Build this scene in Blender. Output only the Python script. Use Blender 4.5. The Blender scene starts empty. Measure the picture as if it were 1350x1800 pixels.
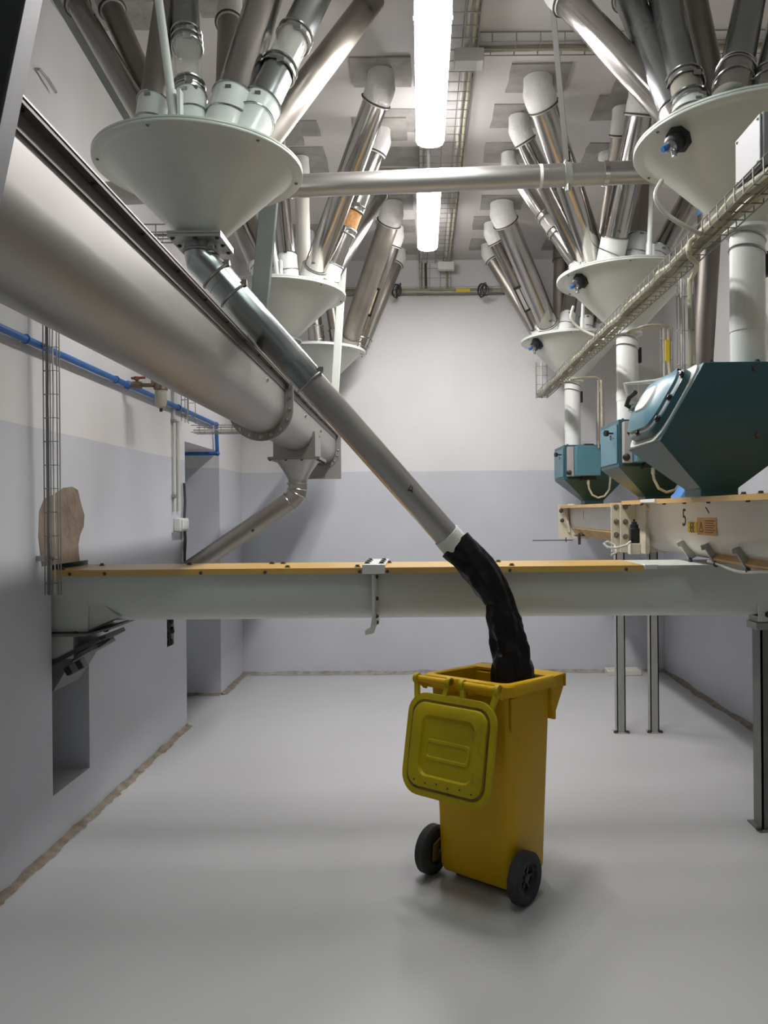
import bpy, math, random
from mathutils import Vector as V, Matrix
import mathutils.noise as mnoise

random.seed(7)
DEBUG = False
SC = bpy.context.scene
COL = SC.collection
PI = math.pi

# ------------------------------------------------------------------ camera, world, exposure
F, CX, CY, EYE, ROLL = 1350.0, 740.0, 900.0, 1.6, math.radians(0.5)
cam_data = bpy.data.cameras.new('camera')
cam = bpy.data.objects.new('camera', cam_data)
COL.objects.link(cam)
cam_data.sensor_fit = 'VERTICAL'
cam_data.sensor_height = 36.0
cam_data.lens = F / 1800.0 * 36.0
cam_data.shift_x = -(CX - 675.0) / 1800.0
cam_data.shift_y = 0.0
cam_data.clip_start = 0.05
cam.matrix_world = Matrix.Translation((0, 0, EYE)) @ Matrix.Rotation(PI / 2, 4, 'X') @ Matrix.Rotation(-ROLL, 4, 'Z')
SC.camera = cam

world = bpy.data.worlds.new('world')
SC.world = world
world.use_nodes = True
world.node_tree.nodes['Background'].inputs[0].default_value = (0.9, 0.93, 1.0, 1)
world.node_tree.nodes['Background'].inputs[1].default_value = 0.05

SC.view_settings.view_transform = 'Standard'
SC.view_settings.look = 'None'
SC.view_settings.gamma = 1.0
SC.view_settings.use_curve_mapping = False
SC.view_settings.exposure = 1.84
LAMP_STRENGTH = 26.0
SC.cycles.max_bounces = 7
SC.cycles.caustics_reflective = False
SC.cycles.caustics_refractive = False
SC.cycles.adaptive_threshold = 0.05

# ------------------------------------------------------------------ measuring helpers
ca, sa = math.cos(ROLL), math.sin(ROLL)
def P(px, py, d):
    """point of the place seen at photo pixel (px, py), standing at distance d into the room"""
    u, v = px - CX, CY - py
    return V(((u * ca + v * sa) / F * d, d, EYE + (-u * sa + v * ca) / F * d))
def PZ(px, py, z):
    u, v = px - CX, CY - py
    d = (z - EYE) * F / (-u * sa + v * ca)
    return P(px, py, d)

def to_z(a, b, z):
    a, b = V(a), V(b)
    return a + (b - a) * ((z - a.z) / (b.z - a.z))
# ------------------------------------------------------------------ materials
M = {}
def mat(name, col, rough=0.5, metal=0.0, var=0.0, scale=6.0, stretch=None, bump=0.0, rvar=0.0, col2=None, spec=0.5,
        alpha=1.0, coat=0.0, dirt=None, dirt_lo=0.55, dirt_scale=3.0, noise_detail=4.0, bscale=None):
    m = bpy.data.materials.new(name)
    m.use_nodes = True
    nt = m.node_tree
    b = nt.nodes['Principled BSDF']
    b.inputs['Base Color'].default_value = (*col, 1)
    b.inputs['Roughness'].default_value = rough
    b.inputs['Metallic'].default_value = metal
    b.inputs['Specular IOR Level'].default_value = spec
    b.inputs['Coat Weight'].default_value = coat
    b.inputs['Alpha'].default_value = alpha
    tc = nt.nodes.new('ShaderNodeTexCoord')
    mp = nt.nodes.new('ShaderNodeMapping')
    if stretch: mp.inputs['Scale'].default_value = stretch
    nt.links.new(tc.outputs['Object'], mp.inputs['Vector'])
    nz = nt.nodes.new('ShaderNodeTexNoise')
    nz.inputs['Scale'].default_value = scale
    nz.inputs['Detail'].default_value = noise_detail
    nt.links.new(mp.outputs['Vector'], nz.inputs['Vector'])
    last = None
    if var > 0 or col2:
        rp = nt.nodes.new('ShaderNodeValToRGB')
        c2 = col2 or tuple(min(1, c * (1 + var)) for c in col)
        c1 = col if col2 else tuple(c * (1 - var) for c in col)
        rp.color_ramp.elements[0].position = 0.3
        rp.color_ramp.elements[1].position = 0.7
        rp.color_ramp.elements[0].color = (*c1, 1)
        rp.color_ramp.elements[1].color = (*c2, 1)
        nt.links.new(nz.outputs['Fac'], rp.inputs['Fac'])
        last = rp.outputs['Color']
    if dirt:
        dn = nt.nodes.new('ShaderNodeTexNoise')
        dn.inputs['Scale'].default_value = dirt_scale
        dn.inputs['Detail'].default_value = 8
        dn.inputs['Roughness'].default_value = 0.65
        nt.links.new(tc.outputs['Object'], dn.inputs['Vector'])
        dr = nt.nodes.new('ShaderNodeValToRGB')
        dr.color_ramp.elements[0].position = dirt_lo
        dr.color_ramp.elements[1].position = min(1, dirt_lo + 0.2)
        dr.color_ramp.elements[0].color = (0, 0, 0, 1)
        dr.color_ramp.elements[1].color = (0.8, 0.8, 0.8, 1)
        nt.links.new(dn.outputs['Fac'], dr.inputs['Fac'])
        mx = nt.nodes.new('ShaderNodeMixRGB')
        mx.inputs['Color1'].default_value = (*col, 1)
        if last: nt.links.new(last, mx.inputs['Color1'])
        mx.inputs['Color2'].default_value = (*dirt, 1)
        nt.links.new(dr.outputs['Color'], mx.inputs['Fac'])
        last = mx.outputs['Color']
    if last: nt.links.new(last, b.inputs['Base Color'])
    if rvar > 0:
        mr = nt.nodes.new('ShaderNodeMapRange')
        mr.inputs['To Min'].default_value = max(0.03, rough - rvar)
        mr.inputs['To Max'].default_value = min(1, rough + rvar)
        mr.inputs['From Min'].default_value = 0.3
        mr.inputs['From Max'].default_value = 0.7
        nt.links.new(nz.outputs['Fac'], mr.inputs['Value'])
        nt.links.new(mr.outputs['Result'], b.inputs['Roughness'])
    if bump > 0:
        bn = nt.nodes.new('ShaderNodeTexNoise')
        bn.inputs['Scale'].default_value = bscale or scale * 4
        bn.inputs['Detail'].default_value = 5
        nt.links.new(mp.outputs['Vector'], bn.inputs['Vector'])
        bp = nt.nodes.new('ShaderNodeBump')
        bp.inputs['Strength'].default_value = bump
        bp.inputs['Distance'].default_value = 0.02
        nt.links.new(bn.outputs['Fac'], bp.inputs['Height'])
        nt.links.new(bp.outputs['Normal'], b.inputs['Normal'])
    M[name] = m
    return m

def two_tone_wall():
    m = mat('wall_paint', (0.8, 0.8, 0.8), rough=0.55, bump=0.12, scale=2.0, bscale=7.0, spec=0.35)
    nt = m.node_tree
    b = nt.nodes['Principled BSDF']
    geo = nt.nodes.new('ShaderNodeNewGeometry')
    sep = nt.nodes.new('ShaderNodeSeparateXYZ')
    nt.links.new(geo.outputs['Position'], sep.inputs['Vector'])
    nz = nt.nodes.new('ShaderNodeTexNoise')
    nz.inputs['Scale'].default_value = 1.7
    nt.links.new(geo.outputs['Position'], nz.inputs['Vector'])
    ma = nt.nodes.new('ShaderNodeMath'); ma.operation = 'MULTIPLY_ADD'
    ma.inputs[1].default_value = 0.012
    nt.links.new(nz.outputs['Fac'], ma.inputs[0])
    nt.links.new(sep.outputs['Z'], ma.inputs[2])
    cp = nt.nodes.new('ShaderNodeMath'); cp.operation = 'GREATER_THAN'
    cp.inputs[1].default_value = 2.011
    nt.links.new(ma.outputs[0], cp.inputs[0])
    mx = nt.nodes.new('ShaderNodeMixRGB')
    mx.inputs['Color1'].default_value = (0.60, 0.62, 0.67, 1)
    mx.inputs['Color2'].default_value = (0.76, 0.755, 0.755, 1)
    nt.links.new(cp.outputs[0], mx.inputs['Fac'])
    sm = nt.nodes.new('ShaderNodeTexNoise')
    sm.inputs['Scale'].default_value = 1.1
    sm.inputs['Detail'].default_value = 6
    nt.links.new(geo.outputs['Position'], sm.inputs['Vector'])
    rp = nt.nodes.new('ShaderNodeValToRGB')
    rp.color_ramp.elements[0].position = 0.3
    rp.color_ramp.elements[1].position = 0.6
    rp.color_ramp.elements[0].color = (0.93, 0.92, 0.9, 1)
    rp.color_ramp.elements[1].color = (1, 1, 1, 1)
    nt.links.new(sm.outputs['Fac'], rp.inputs['Fac'])
    mu = nt.nodes.new('ShaderNodeMixRGB'); mu.blend_type = 'MULTIPLY'
    mu.inputs['Fac'].default_value = 1
    nt.links.new(mx.outputs['Color'], mu.inputs['Color1'])
    nt.links.new(rp.outputs['Color'], mu.inputs['Color2'])
    nt.links.new(mu.outputs['Color'], b.inputs['Base Color'])
two_tone_wall()
mat('ceiling_paint', (0.64, 0.61, 0.595), rough=0.6, var=0.05, scale=1.5, bump=0.15, bscale=6)
mat('floor_epoxy', (0.53, 0.53, 0.53), rough=0.36, var=0.04, scale=0.9, noise_detail=2.0, bump=0.015, bscale=30)
mat('dirt_edge', (0.29, 0.245, 0.195), rough=0.9, var=0.35, scale=14, bump=0.4)
mat('dirt_pale', (0.36, 0.34, 0.31), rough=0.9, var=0.3, scale=20, bump=0.4)
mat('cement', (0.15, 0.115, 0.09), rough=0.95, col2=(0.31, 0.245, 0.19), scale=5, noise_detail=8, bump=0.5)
mat('cement_shade', (0.045, 0.036, 0.03), rough=0.95, var=0.4, scale=30, bump=0.8)  # masonry of the wall slot, shade darkened into its colour
mat('ceiling_cement', (0.36, 0.345, 0.32), rough=0.85, var=0.2, scale=8, bump=0.3)
mat('funnel_paint', (0.70, 0.725, 0.67), rough=0.28, var=0.03, scale=3, spec=0.5)
mat('white_pipe', (0.80, 0.82, 0.79), rough=0.25, var=0.03, scale=4)
mat('white_sleeve', (0.78, 0.77, 0.74), rough=0.6, var=0.06, scale=12, bump=0.3)
mat('steel', (0.45, 0.43, 0.41), rough=0.2, metal=1.0, var=0.12, scale=5, stretch=(1, 1, 0.3), rvar=0.09)
mat('steel_dark', (0.2, 0.18, 0.165), rough=0.42, metal=0.85, var=0.12, scale=5)
mat('steel_dull', (0.34, 0.31, 0.275), rough=0.42, metal=0.9, var=0.12, scale=5, rvar=0.08)
mat('steel_blue', (0.36, 0.385, 0.385), rough=0.24, metal=1.0, var=0.1, scale=4, rvar=0.07)
mat('trough_steel', (0.43, 0.415, 0.395), rough=0.38, metal=0.92, var=0.07, scale=2.2, rvar=0.06)
mat('trough_sheet', (0.345, 0.33, 0.31), rough=0.4, metal=0.9, var=0.07, scale=2.2, rvar=0.06)
mat('galvanised', (0.45, 0.46, 0.45), rough=0.45, metal=0.85, var=0.15, scale=14)
mat('wire', (0.33, 0.32, 0.30), rough=0.45, metal=0.8)
mat('dark_steel', (0.075, 0.08, 0.085), rough=0.5, metal=0.3, var=0.1)
mat('post_grey', (0.045, 0.05, 0.056), rough=0.5, var=0.06)
mat('bolt_steel', (0.32, 0.3, 0.27), rough=0.4, metal=0.9)
mat('bolt_dark', (0.1, 0.09, 0.08), rough=0.5, metal=0.5)
mat('conveyor_paint', (0.63, 0.66, 0.61), rough=0.33, var=0.04, scale=2.5, dirt=(0.5, 0.5, 0.45), dirt_lo=0.62)
mat('cream', (0.72, 0.66, 0.52), rough=0.45, var=0.05, scale=5, dirt=(0.5, 0.41, 0.28), dirt_lo=0.55, dirt_scale=6)
mat('cream_white', (0.70, 0.67, 0.60), rough=0.4, var=0.04, scale=4, dirt=(0.55, 0.48, 0.38), dirt_lo=0.6, dirt_scale=5)
mat('lid_yellow', (0.64, 0.40, 0.11), rough=0.3, var=0.08, scale=4, dirt=(0.5, 0.3, 0.08), dirt_lo=0.55)
mat('ochre', (0.55, 0.36, 0.14), rough=0.6, var=0.15, scale=9)
mat('teal', (0.030, 0.090, 0.112), rough=0.38, var=0.06, scale=3)
mat('teal_light', (0.075, 0.20, 0.255), rough=0.36, var=0.05, scale=3)
mat('leg_paint', (0.36, 0.36, 0.34), rough=0.5, var=0.07, scale=5)
mat('hanger_grey', (0.11, 0.125, 0.115), rough=0.5, var=0.07, scale=5)
mat('leg_dark', (0.17, 0.17, 0.16), rough=0.5, var=0.08, scale=5)
mat('bin_yellow', (0.61, 0.36, 0.003), spec=0.3, rough=0.45, var=0.05, scale=4, dirt=(0.34, 0.19, 0.02), dirt_lo=0.63, dirt_scale=5, bump=0.05, bscale=60)
mat('bin_lid', (0.47, 0.36, 0.004), spec=0.3, rough=0.5, var=0.1, scale=5, dirt=(0.2, 0.13, 0.02), dirt_lo=0.56, dirt_scale=9, bump=0.06, bscale=60)
mat('bin_groove', (0.16, 0.10, 0.02), rough=0.7, var=0.4, scale=20)
mat('rubber', (0.035, 0.035, 0.035), rough=0.75, var=0.2, scale=20, bump=0.2, bscale=90)
mat('hub_grey', (0.06, 0.06, 0.062), rough=0.55, var=0.1)
mat('bag_black', (0.003, 0.003, 0.0035), rough=0.33, spec=0.3, bump=0.25, scale=4, bscale=14)
mat('tape', (0.70, 0.72, 0.64), rough=0.45, var=0.08, scale=14, bump=0.2)
mat('blue_paint', (0.03, 0.14, 0.42), rough=0.4, var=0.12, scale=12)
mat('blue_box', (0.10, 0.27, 0.62), rough=0.4, var=0.04)
mat('red', (0.22, 0.05, 0.035), rough=0.5, var=0.2)
mat('brass', (0.2, 0.16, 0.11), rough=0.4, metal=0.8, var=0.2)
mat('black_plastic', (0.014, 0.014, 0.016), rough=0.42, var=0.1)
mat('chrome', (0.5, 0.5, 0.49), rough=0.22, metal=1.0)
mat('cable_cream', (0.56, 0.52, 0.38), rough=0.6, var=0.12, scale=18)
mat('cable_olive', (0.33, 0.31, 0.21), rough=0.6, var=0.15, scale=18)
mat('cable_white', (0.66, 0.64, 0.58), rough=0.55)
mat('cable_grey', (0.2, 0.2, 0.19), rough=0.6)
mat('cable_dark', (0.05, 0.05, 0.05), rough=0.6)
mat('yellow_label', (0.72, 0.52, 0.02), rough=0.5)
mat('orange_label', (0.62, 0.33, 0.08), rough=0.5, var=0.05)
mat('ink', (0.015, 0.015, 0.015), rough=0.6)
mat('rust', (0.22, 0.09, 0.03), rough=0.8, var=0.3, scale=20)
mat('white_plastic', (0.72, 0.72, 0.70), rough=0.4, var=0.03)
mat('grey_plastic', (0.58, 0.58, 0.60), rough=0.45, var=0.03)
mat('box_grey', (0.36, 0.355, 0.37), rough=0.45, var=0.03)
mat('flange_dark', (0.13, 0.115, 0.105), rough=0.5, metal=0.7, var=0.1)
mat('grain', (0.42, 0.21, 0.075), rough=0.8, var=0.3, scale=60)
mat('flour', (0.55, 0.47, 0.25), rough=0.8, var=0.2, scale=40)
mat('glass_dull', (0.33, 0.30, 0.26), rough=0.22, var=0.08)
mat('acrylic', (0.75, 0.73, 0.68), rough=0.12, alpha=0.38, spec=0.6)
mat('window_grey', (0.40, 0.38, 0.36), rough=0.3, var=0.05)
mat('bowl_glass', (0.45, 0.43, 0.36), rough=0.15, alpha=0.8)
def lamp_mat(name, col, k):
    m = bpy.data.materials.new(name)
    m.use_nodes = True
    b = m.node_tree.nodes['Principled BSDF']
    b.inputs['Base Color'].default_value = (0.9, 0.9, 0.9, 1)
    b.inputs['Roughness'].default_value = 0.4
    b.inputs['Emission Color'].default_value = (*col, 1)
    b.inputs['Emission Strength'].default_value = LAMP_STRENGTH * k
    M[name] = m
lamp_mat('lamp_diffuser', (1.0, 0.972, 0.968), 1.0)
lamp_mat('lamp_diffuser_cool', (0.88, 1.0, 0.95), 0.25)

# ------------------------------------------------------------------ mesh helpers
def frame(axis):
    a = V(axis).normalized()
    t = V((0, 0, 1)) if abs(a.z) < 0.9 else V((1, 0, 0))
    x = t.cross(a).normalized()
    return x, a.cross(x).normalized(), a

class MB:
    def __init__(s): s.v, s.f = [], []
    def add(s, vs, fs):
        n = len(s.v)
        s.v += [V(q) for q in vs]
        s.f += [tuple(i + n for i in f) for f in fs]
        return s
    def loft(s, rings, cap0=True, cap1=True, closed=True):
        n, k = len(s.v), len(rings[0])
        for r in rings: s.v += [V(q) for q in r]
        for j in range(len(rings) - 1):
            for i in range(k if closed else k - 1):
                a, b = n + j * k + i, n + j * k + (i + 1) % k
                s.f.append((a, b, b + k, a + k))
        if cap0: s.f.append(tuple(n + i for i in reversed(range(k))))
        if cap1: s.f.append(tuple(n + (len(rings) - 1) * k + i for i in range(k)))
        return s
    def box(s, c, size, rot=None):
        c = V(c); h = V(size) / 2
        vs = []
        for z in (-1, 1):
            for y in (-1, 1):
                for x in (-1, 1):
                    q = V((x * h.x, y * h.y, z * h.z))
                    if rot is not None: q = rot @ q
                    vs.append(c + q)
        return s.add(vs, [(0, 2, 3, 1), (4, 5, 7, 6), (0, 1, 5, 4), (2, 6, 7, 3), (0, 4, 6, 2), (1, 3, 7, 5)])
    def bb(s, x0, x1, y0, y1, z0, z1):
        return s.box(((x0 + x1) / 2, (y0 + y1) / 2, (z0 + z1) / 2), (abs(x1 - x0), abs(y1 - y0), abs(z1 - z0)))
    def bar(s, p0, p1, w, h, up=(0, 0, 1)):
        p0, p1 = V(p0), V(p1)
        a = (p1 - p0).normalized()
        x = V(up).cross(a)
        if x.length < 1e-4: x = V((1, 0, 0)).cross(a)
        x.normalize(); y = a.cross(x)
        r = Matrix((x, y, a)).transposed()
        return s.box((p0 + p1) / 2, (w, h, (p1 - p0).length), r)
    def tube(s, p0, p1, r0, r1=None, seg=24, caps=True):
        p0, p1 = V(p0), V(p1)
        r1 = r0 if r1 is None else r1
        x, y, a = frame(p1 - p0)
        rings = [[p + (x * math.cos(2 * PI * i / seg) + y * math.sin(2 * PI * i / seg)) * r for i in range(seg)]
                 for p, r in ((p0, r0), (p1, r1))]
        return s.loft(rings, caps, caps)
    def lathe(s, prof, o, axis=(0, 0, 1), seg=32, caps=(False, False)):
        o = V(o); x, y, a = frame(axis)
        rings = [[o + a * z + (x * math.cos(2 * PI * i / seg) + y * math.sin(2 * PI * i / seg)) * r for i in range(seg)]
                 for r, z in prof]
        return s.loft(rings, *caps)
    def ring(s, c, axis, R, r=0.004, seg=28, k=6):
        c = V(c); x, y, a = frame(axis)
        rings = []
        for i in range(seg + 1):
            t = 2 * PI * i / seg
            d = x * math.cos(t) + y * math.sin(t)
            rings.append([c + d * (R + r * math.cos(2 * PI * j / k)) + a * (r * math.sin(2 * PI * j / k)) for j in range(k)])
        return s.loft(rings, False, False)
    def path(s, pts, r, seg=8, rr=None):
        pts = [V(p) for p in pts]
        t0 = (pts[1] - pts[0]).normalized()
        x, y, _ = frame(t0)
        rings = []
        for i, p in enumerate(pts):
            t = ((pts[min(i + 1, len(pts) - 1)] - p).normalized() + (p - pts[max(i - 1, 0)]).normalized())
            t = t.normalized() if t.length > 1e-6 else t0
            x = (x - t * x.dot(t)).normalized()
            y = t.cross(x)
            q = rr[i] if rr else r
            rings.append([p + (x * math.cos(2 * PI * j / seg) + y * math.sin(2 * PI * j / seg)) * q for j in range(seg)])
        return s.loft(rings)
    def prism(s, poly, vec):
        poly = [V(q) for q in poly]; vec = V(vec)
        return s.loft([poly, [q + vec for q in poly]])
    def build(s, name, m, parent=None, sharp=35, bevel=0.0, smooth=True, origin=None):
        if origin is None:
            if parent is not None: origin = ORG[parent.name]
            else:
                xs = [q.x for q in s.v]; ys = [q.y for q in s.v]; zs = [q.z for q in s.v]
                origin = V(((min(xs) + max(xs)) / 2, (min(ys) + max(ys)) / 2, min(zs)))
        me = bpy.data.meshes.new(name)
        me.from_pydata([tuple(q - origin) for q in s.v], [], s.f)
        me.validate()
        import bmesh
        bm = bmesh.new(); bm.from_mesh(me)
        bmesh.ops.recalc_face_normals(bm, faces=bm.faces)
        bm.to_mesh(me); bm.free()
        if smooth:
            for p in me.polygons: p.use_smooth = True
            me.set_sharp_from_angle(angle=math.radians(sharp))
        me.materials.append(M[m])
        o = bpy.data.objects.new(name, me)
        COL.objects.link(o)
        if parent is not None: o.parent = parent
        else: o.location = origin
        ORG[o.name] = origin
        if bevel > 0:
            bv = o.modifiers.new('bevel', 'BEVEL')
            bv.width = bevel; bv.segments = 2; bv.limit_method = 'ANGLE'; bv.angle_limit = math.radians(40)
        return o
ORG = {}
def thing(name, label, cat, loc, group=None):
    o = bpy.data.objects.new(name, None)
    o.empty_display_size = 0.05
    COL.objects.link(o)
    o.location = loc
    ORG[o.name] = V(loc)
    return tag(o, label, cat, group)
def tag(o, label, cat, group=None):
    o['label'] = label; o['category'] = cat
    if group: o['group'] = group
    return o
def struct(o, label=None):
    o['kind'] = 'structure'
    if label: o['label'] = label
    return o
def stuff(o):
    o['kind'] = 'stuff'
    return o
_bolt = {}
def bolt(parent, p, axis, r=0.008, m='bolt_steel', h=None):
    """a hexagon bolt head; alike bolts share one mesh"""
    key = (round(r, 4), m)
    if key not in _bolt:
        b = MB().lathe([(r * 1.5, 0), (r * 1.5, r * .35), (r, r * .35), (r * 0.98, r * 1.1), (r * .6, r * 1.2)], (0, 0, 0), seg=6, caps=(True, True))
        o = b.build('bolt', m, origin=V((0, 0, 0)), smooth=False)
        _bolt[key] = o.data
        bpy.data.objects.remove(o)
    o = bpy.data.objects.new('bolt', _bolt[key])
    COL.objects.link(o)
    o.parent = parent
    o.location = V(p) - ORG[parent.name]
    x, y, a = frame(axis)
    o.rotation_euler = Matrix((x, y, a)).transposed().to_euler()
    return o
def arc(c, a, b, r, t0, t1, n):
    c, a, b = V(c), V(a), V(b)
    return [c + (a * math.cos(t0 + (t1 - t0) * i / n) + b * math.sin(t0 + (t1 - t0) * i / n)) * r for i in range(n + 1)]
def rrect(w, h, r, n=5):
    pts = []
    for cx, cy, t in ((w / 2 - r, h / 2 - r, 0), (-w / 2 + r, h / 2 - r, 90), (-w / 2 + r, -h / 2 + r, 180), (w / 2 - r, -h / 2 + r, 270)):
        for i in range(n + 1):
            q = math.radians(t + 90 * i / n)
            pts.append((cx + r * math.cos(q), cy + r * math.sin(q)))
    return pts
def text(parent, body, m, size, center, xdir, updir, name='lettering'):
    cu = bpy.data.curves.new('t', 'FONT')
    cu.body = body; cu.size = size; cu.align_x = 'CENTER'; cu.align_y = 'CENTER'; cu.extrude = 0.0004
    to = bpy.data.objects.new('t', cu)
    COL.objects.link(to)
    dg = bpy.context.evaluated_depsgraph_get()
    me = bpy.data.meshes.new_from_object(to.evaluated_get(dg))
    bpy.data.objects.remove(to); bpy.data.curves.remove(cu)
    me.name = name
    me.materials.clear(); me.materials.append(M[m])
    o = bpy.data.objects.new(name, me)
    COL.objects.link(o)
    o.parent = parent
    x = V(xdir).normalized(); y = V(updir).normalized(); z = x.cross(y)
    o.matrix_local = Matrix.Translation(V(center) - ORG[parent.name]) @ Matrix((x, y, z)).transposed().to_4x4()
    return o

# ------------------------------------------------------------------ the room
XL, XR, YB, YF, ZC = -1.78, 2.41, 7.63, -1.6, 4.10
struct(MB().bb(XL - .6, XR + .2, YF - .2, YB + .2, -0.1, 0).build('floor', 'floor_epoxy', smooth=False))
struct(MB().bb(XL - .6, XR + .2, YF - .2, YB + .2, ZC, ZC + .15).build('ceiling', 'ceiling_paint', smooth=False))
struct(MB().bb(XL - .6, XR + .2, YB, YB + .2, 0, ZC).build('wall_back', 'wall_paint', smooth=False))
struct(MB().bb(XR, XR + .2, YF, YB, 0, ZC).build('wall_right', 'wall_paint', smooth=False))
struct(MB().bb(XL - .6, XR + .2, YF - .2, YF, 0, ZC).build('wall_front', 'wall_paint', smooth=False))
wl = MB()
def wseg(y0, y1, z0, z1, x1=XL): wl.bb(XL - .5, x1, y0, y1, z0, z1)
wseg(YF, 3.69, 0, ZC)
wseg(3.69, 4.10, 0, 0.25); wseg(3.69, 4.10, 1.36, ZC)
wseg(4.10, 5.36, 0, ZC)
wseg(5.36, 5.51, 0, 0.67); wseg(5.36, 5.51, 0.89, ZC)
wseg(5.51, 5.80, 0, ZC)
wseg(5.80, 6.79, 2.15, ZC)
wseg(6.79, YB, 0, ZC)
wl.bb(XL - .6, XL - .5, YF, YB, 0, ZC)
w_left = struct(wl.build('wall_left', 'wall_paint', smooth=False))
# broken out slot in the wall, masonry inside coloured near black for the hole's shade
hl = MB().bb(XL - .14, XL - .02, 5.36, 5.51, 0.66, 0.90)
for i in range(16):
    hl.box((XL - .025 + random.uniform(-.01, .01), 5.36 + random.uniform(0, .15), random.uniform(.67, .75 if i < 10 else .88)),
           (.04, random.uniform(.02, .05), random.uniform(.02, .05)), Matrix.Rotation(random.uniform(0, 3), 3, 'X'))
hl.build('slot_masonry', 'cement_shade', w_left)
# bare cement patch above the conveyor
random.seed(3)
pts = [(3.60, 1.36), (3.57, 1.50), (3.58, 1.62), (3.63, 1.68), (3.72, 1.70), (3.82, 1.735), (3.92, 1.745), (3.985, 1.73), (4.02, 1.66), (4.06, 1.60),
       (4.05, 1.54), (4.01, 1.50), (3.985, 1.45), (3.99, 1.40), (4.0, 1.36)]
MB().prism([(XL - .002, y, z) for y, z in pts], (.0035, 0, 0)).build('cement_patch', 'cement', w_left, smooth=False)
# strips of dirt lying where wall meets floor
def strip(name, pts0, dirn, along, w, m, n=40, seed=1):
    random.seed(seed)
    a, b = V(pts0[0]), V(pts0[1]); d = V(dirn)
    mb = MB(); r0, r1, r2 = [], [], []
    for i in range(n + 1):
        p = a.lerp(b, i / n)
        ww = w * (.85 + .45 * mnoise.noise(V((i * .13, seed, 0))) + .35 * mnoise.noise(V((i * .55, seed, 3))))
        hh = w * (.32 + .3 * mnoise.noise(V((i * .21, seed, 7))) + random.uniform(0, .12))
        r0.append(p + V((0, 0, hh)) + d * .002); r1.append(p + d * .012 + V((0, 0, .008))); r2.append(p + d * ww + V((0, 0, .0015)))
    k = n + 1
    mb.v = r0 + r1 + r2
    for i in range(n):
        mb.f += [(i, i + 1, k + i + 1, k + i), (k + i, k + i + 1, 2 * k + i + 1, 2 * k + i)]
    return struct(mb.build(name, m))
strip('dirt_strip_left', [(XL, .9, 0), (XL, 5.80, 0)], (1, 0, 0), 0, 0.05, 'dirt_edge', 160, 4)
strip('dirt_strip_left', [(XL, 6.79, 0), (XL, YB, 0)], (1, 0, 0), 0, 0.055, 'dirt_edge', 16, 5)
strip('dirt_strip_back', [(XL, YB, 0), (XR, YB, 0)], (0, -1, 0), 0, 0.07, 'dirt_pale', 60, 6)
strip('dirt_strip_right', [(XR, 1.5, 0), (XR, YB, 0)], (-1, 0, 0), 0, 0.06, 'dirt_edge', 60, 7)
strip('dirt_strip_recess', [(XL - .5, 6.79, 0), (XL, 6.79, 0)], (0, -1, 0), 0, 0.05, 'dirt_edge', 14, 8)
# low plinth on the floor against the back wall
tag(MB().bb(1.80, 2.12, 7.42, 7.60, 0, .05).build('floor_plinth', 'cream_white', bevel=.006),
    'low pale plinth on the floor at the foot of the back wall', 'plinth')

# ------------------------------------------------------------------ lamps
def lamp(y0, y1, label, dm='lamp_diffuser'):
    x, z = 0.072, 3.75
    t = thing('ceiling_lamp', label, 'lamp', (x, (y0 + y1) / 2, z), 'tube lamps along the ceiling')
    hw = .079
    prof = [(-hw, .05), (-hw, .012), (-hw * .93, .000), (-hw * .6, -.012), (0, -.016), (hw * .6, -.012), (hw * .93, .000), (hw, .012), (hw, .05)]
    rings = []
    for dy, s in ((0, .55), (.012, .82), (.04, .97), (.07, 1), (y1 - y0 - .07, 1), (y1 - y0 - .04, .97), (y1 - y0 - .012, .82), (y1 - y0, .55)):
        rings.append([V((x + a * s, y0 + dy, z + .05 + (b - .05) * (s if s < .9 else 1))) for a, b in prof])
    MB().loft(rings).build('diffuser', dm, t)
    hs = MB().bb(x - hw - .004, x + hw + .004, y0 + .02, y1 - .02, z + .051, z + .085)
    for s_ in (-1, 1):
        hs.bb(x + s_ * (hw + .001), x + s_ * (hw + .004), y0 + .05, y1 - .05, z + .012, z + .0505)  # side cheeks added to the housing to cut the lamp's sideways light
    hs.build('housing', 'grey_plastic', t)
    for yy in (y0 + .2, y1 - .2):
        MB().bb(x - .01, x + .01, yy - .01, yy + .01, z + .085, ZC).build('ceiling_bracket', 'galvanised', t)
    for yy in (y0 + .1, (y0 + y1) / 2, y1 - .1):
        MB().bb(x - hw - .010, x - hw - .004, yy - .015, yy + .015, z + .03, z + .065).build('clip', 'chrome', t)
        MB().bb(x + hw + .004, x + hw + .010, yy - .015, yy + .015, z + .03, z + .065).build('clip', 'chrome', t)
lamp(3.29, 4.54, 'glowing white tube lamp on the ceiling nearer the camera, above the crossing pipe')
lamp(5.055, 6.33, 'glowing white tube lamp on the ceiling farther away, below the crossing pipe')
lamp(1.525, 2.775, 'cooler tube lamp of the same row, over the foreground floor', 'lamp_diffuser_cool')

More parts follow.
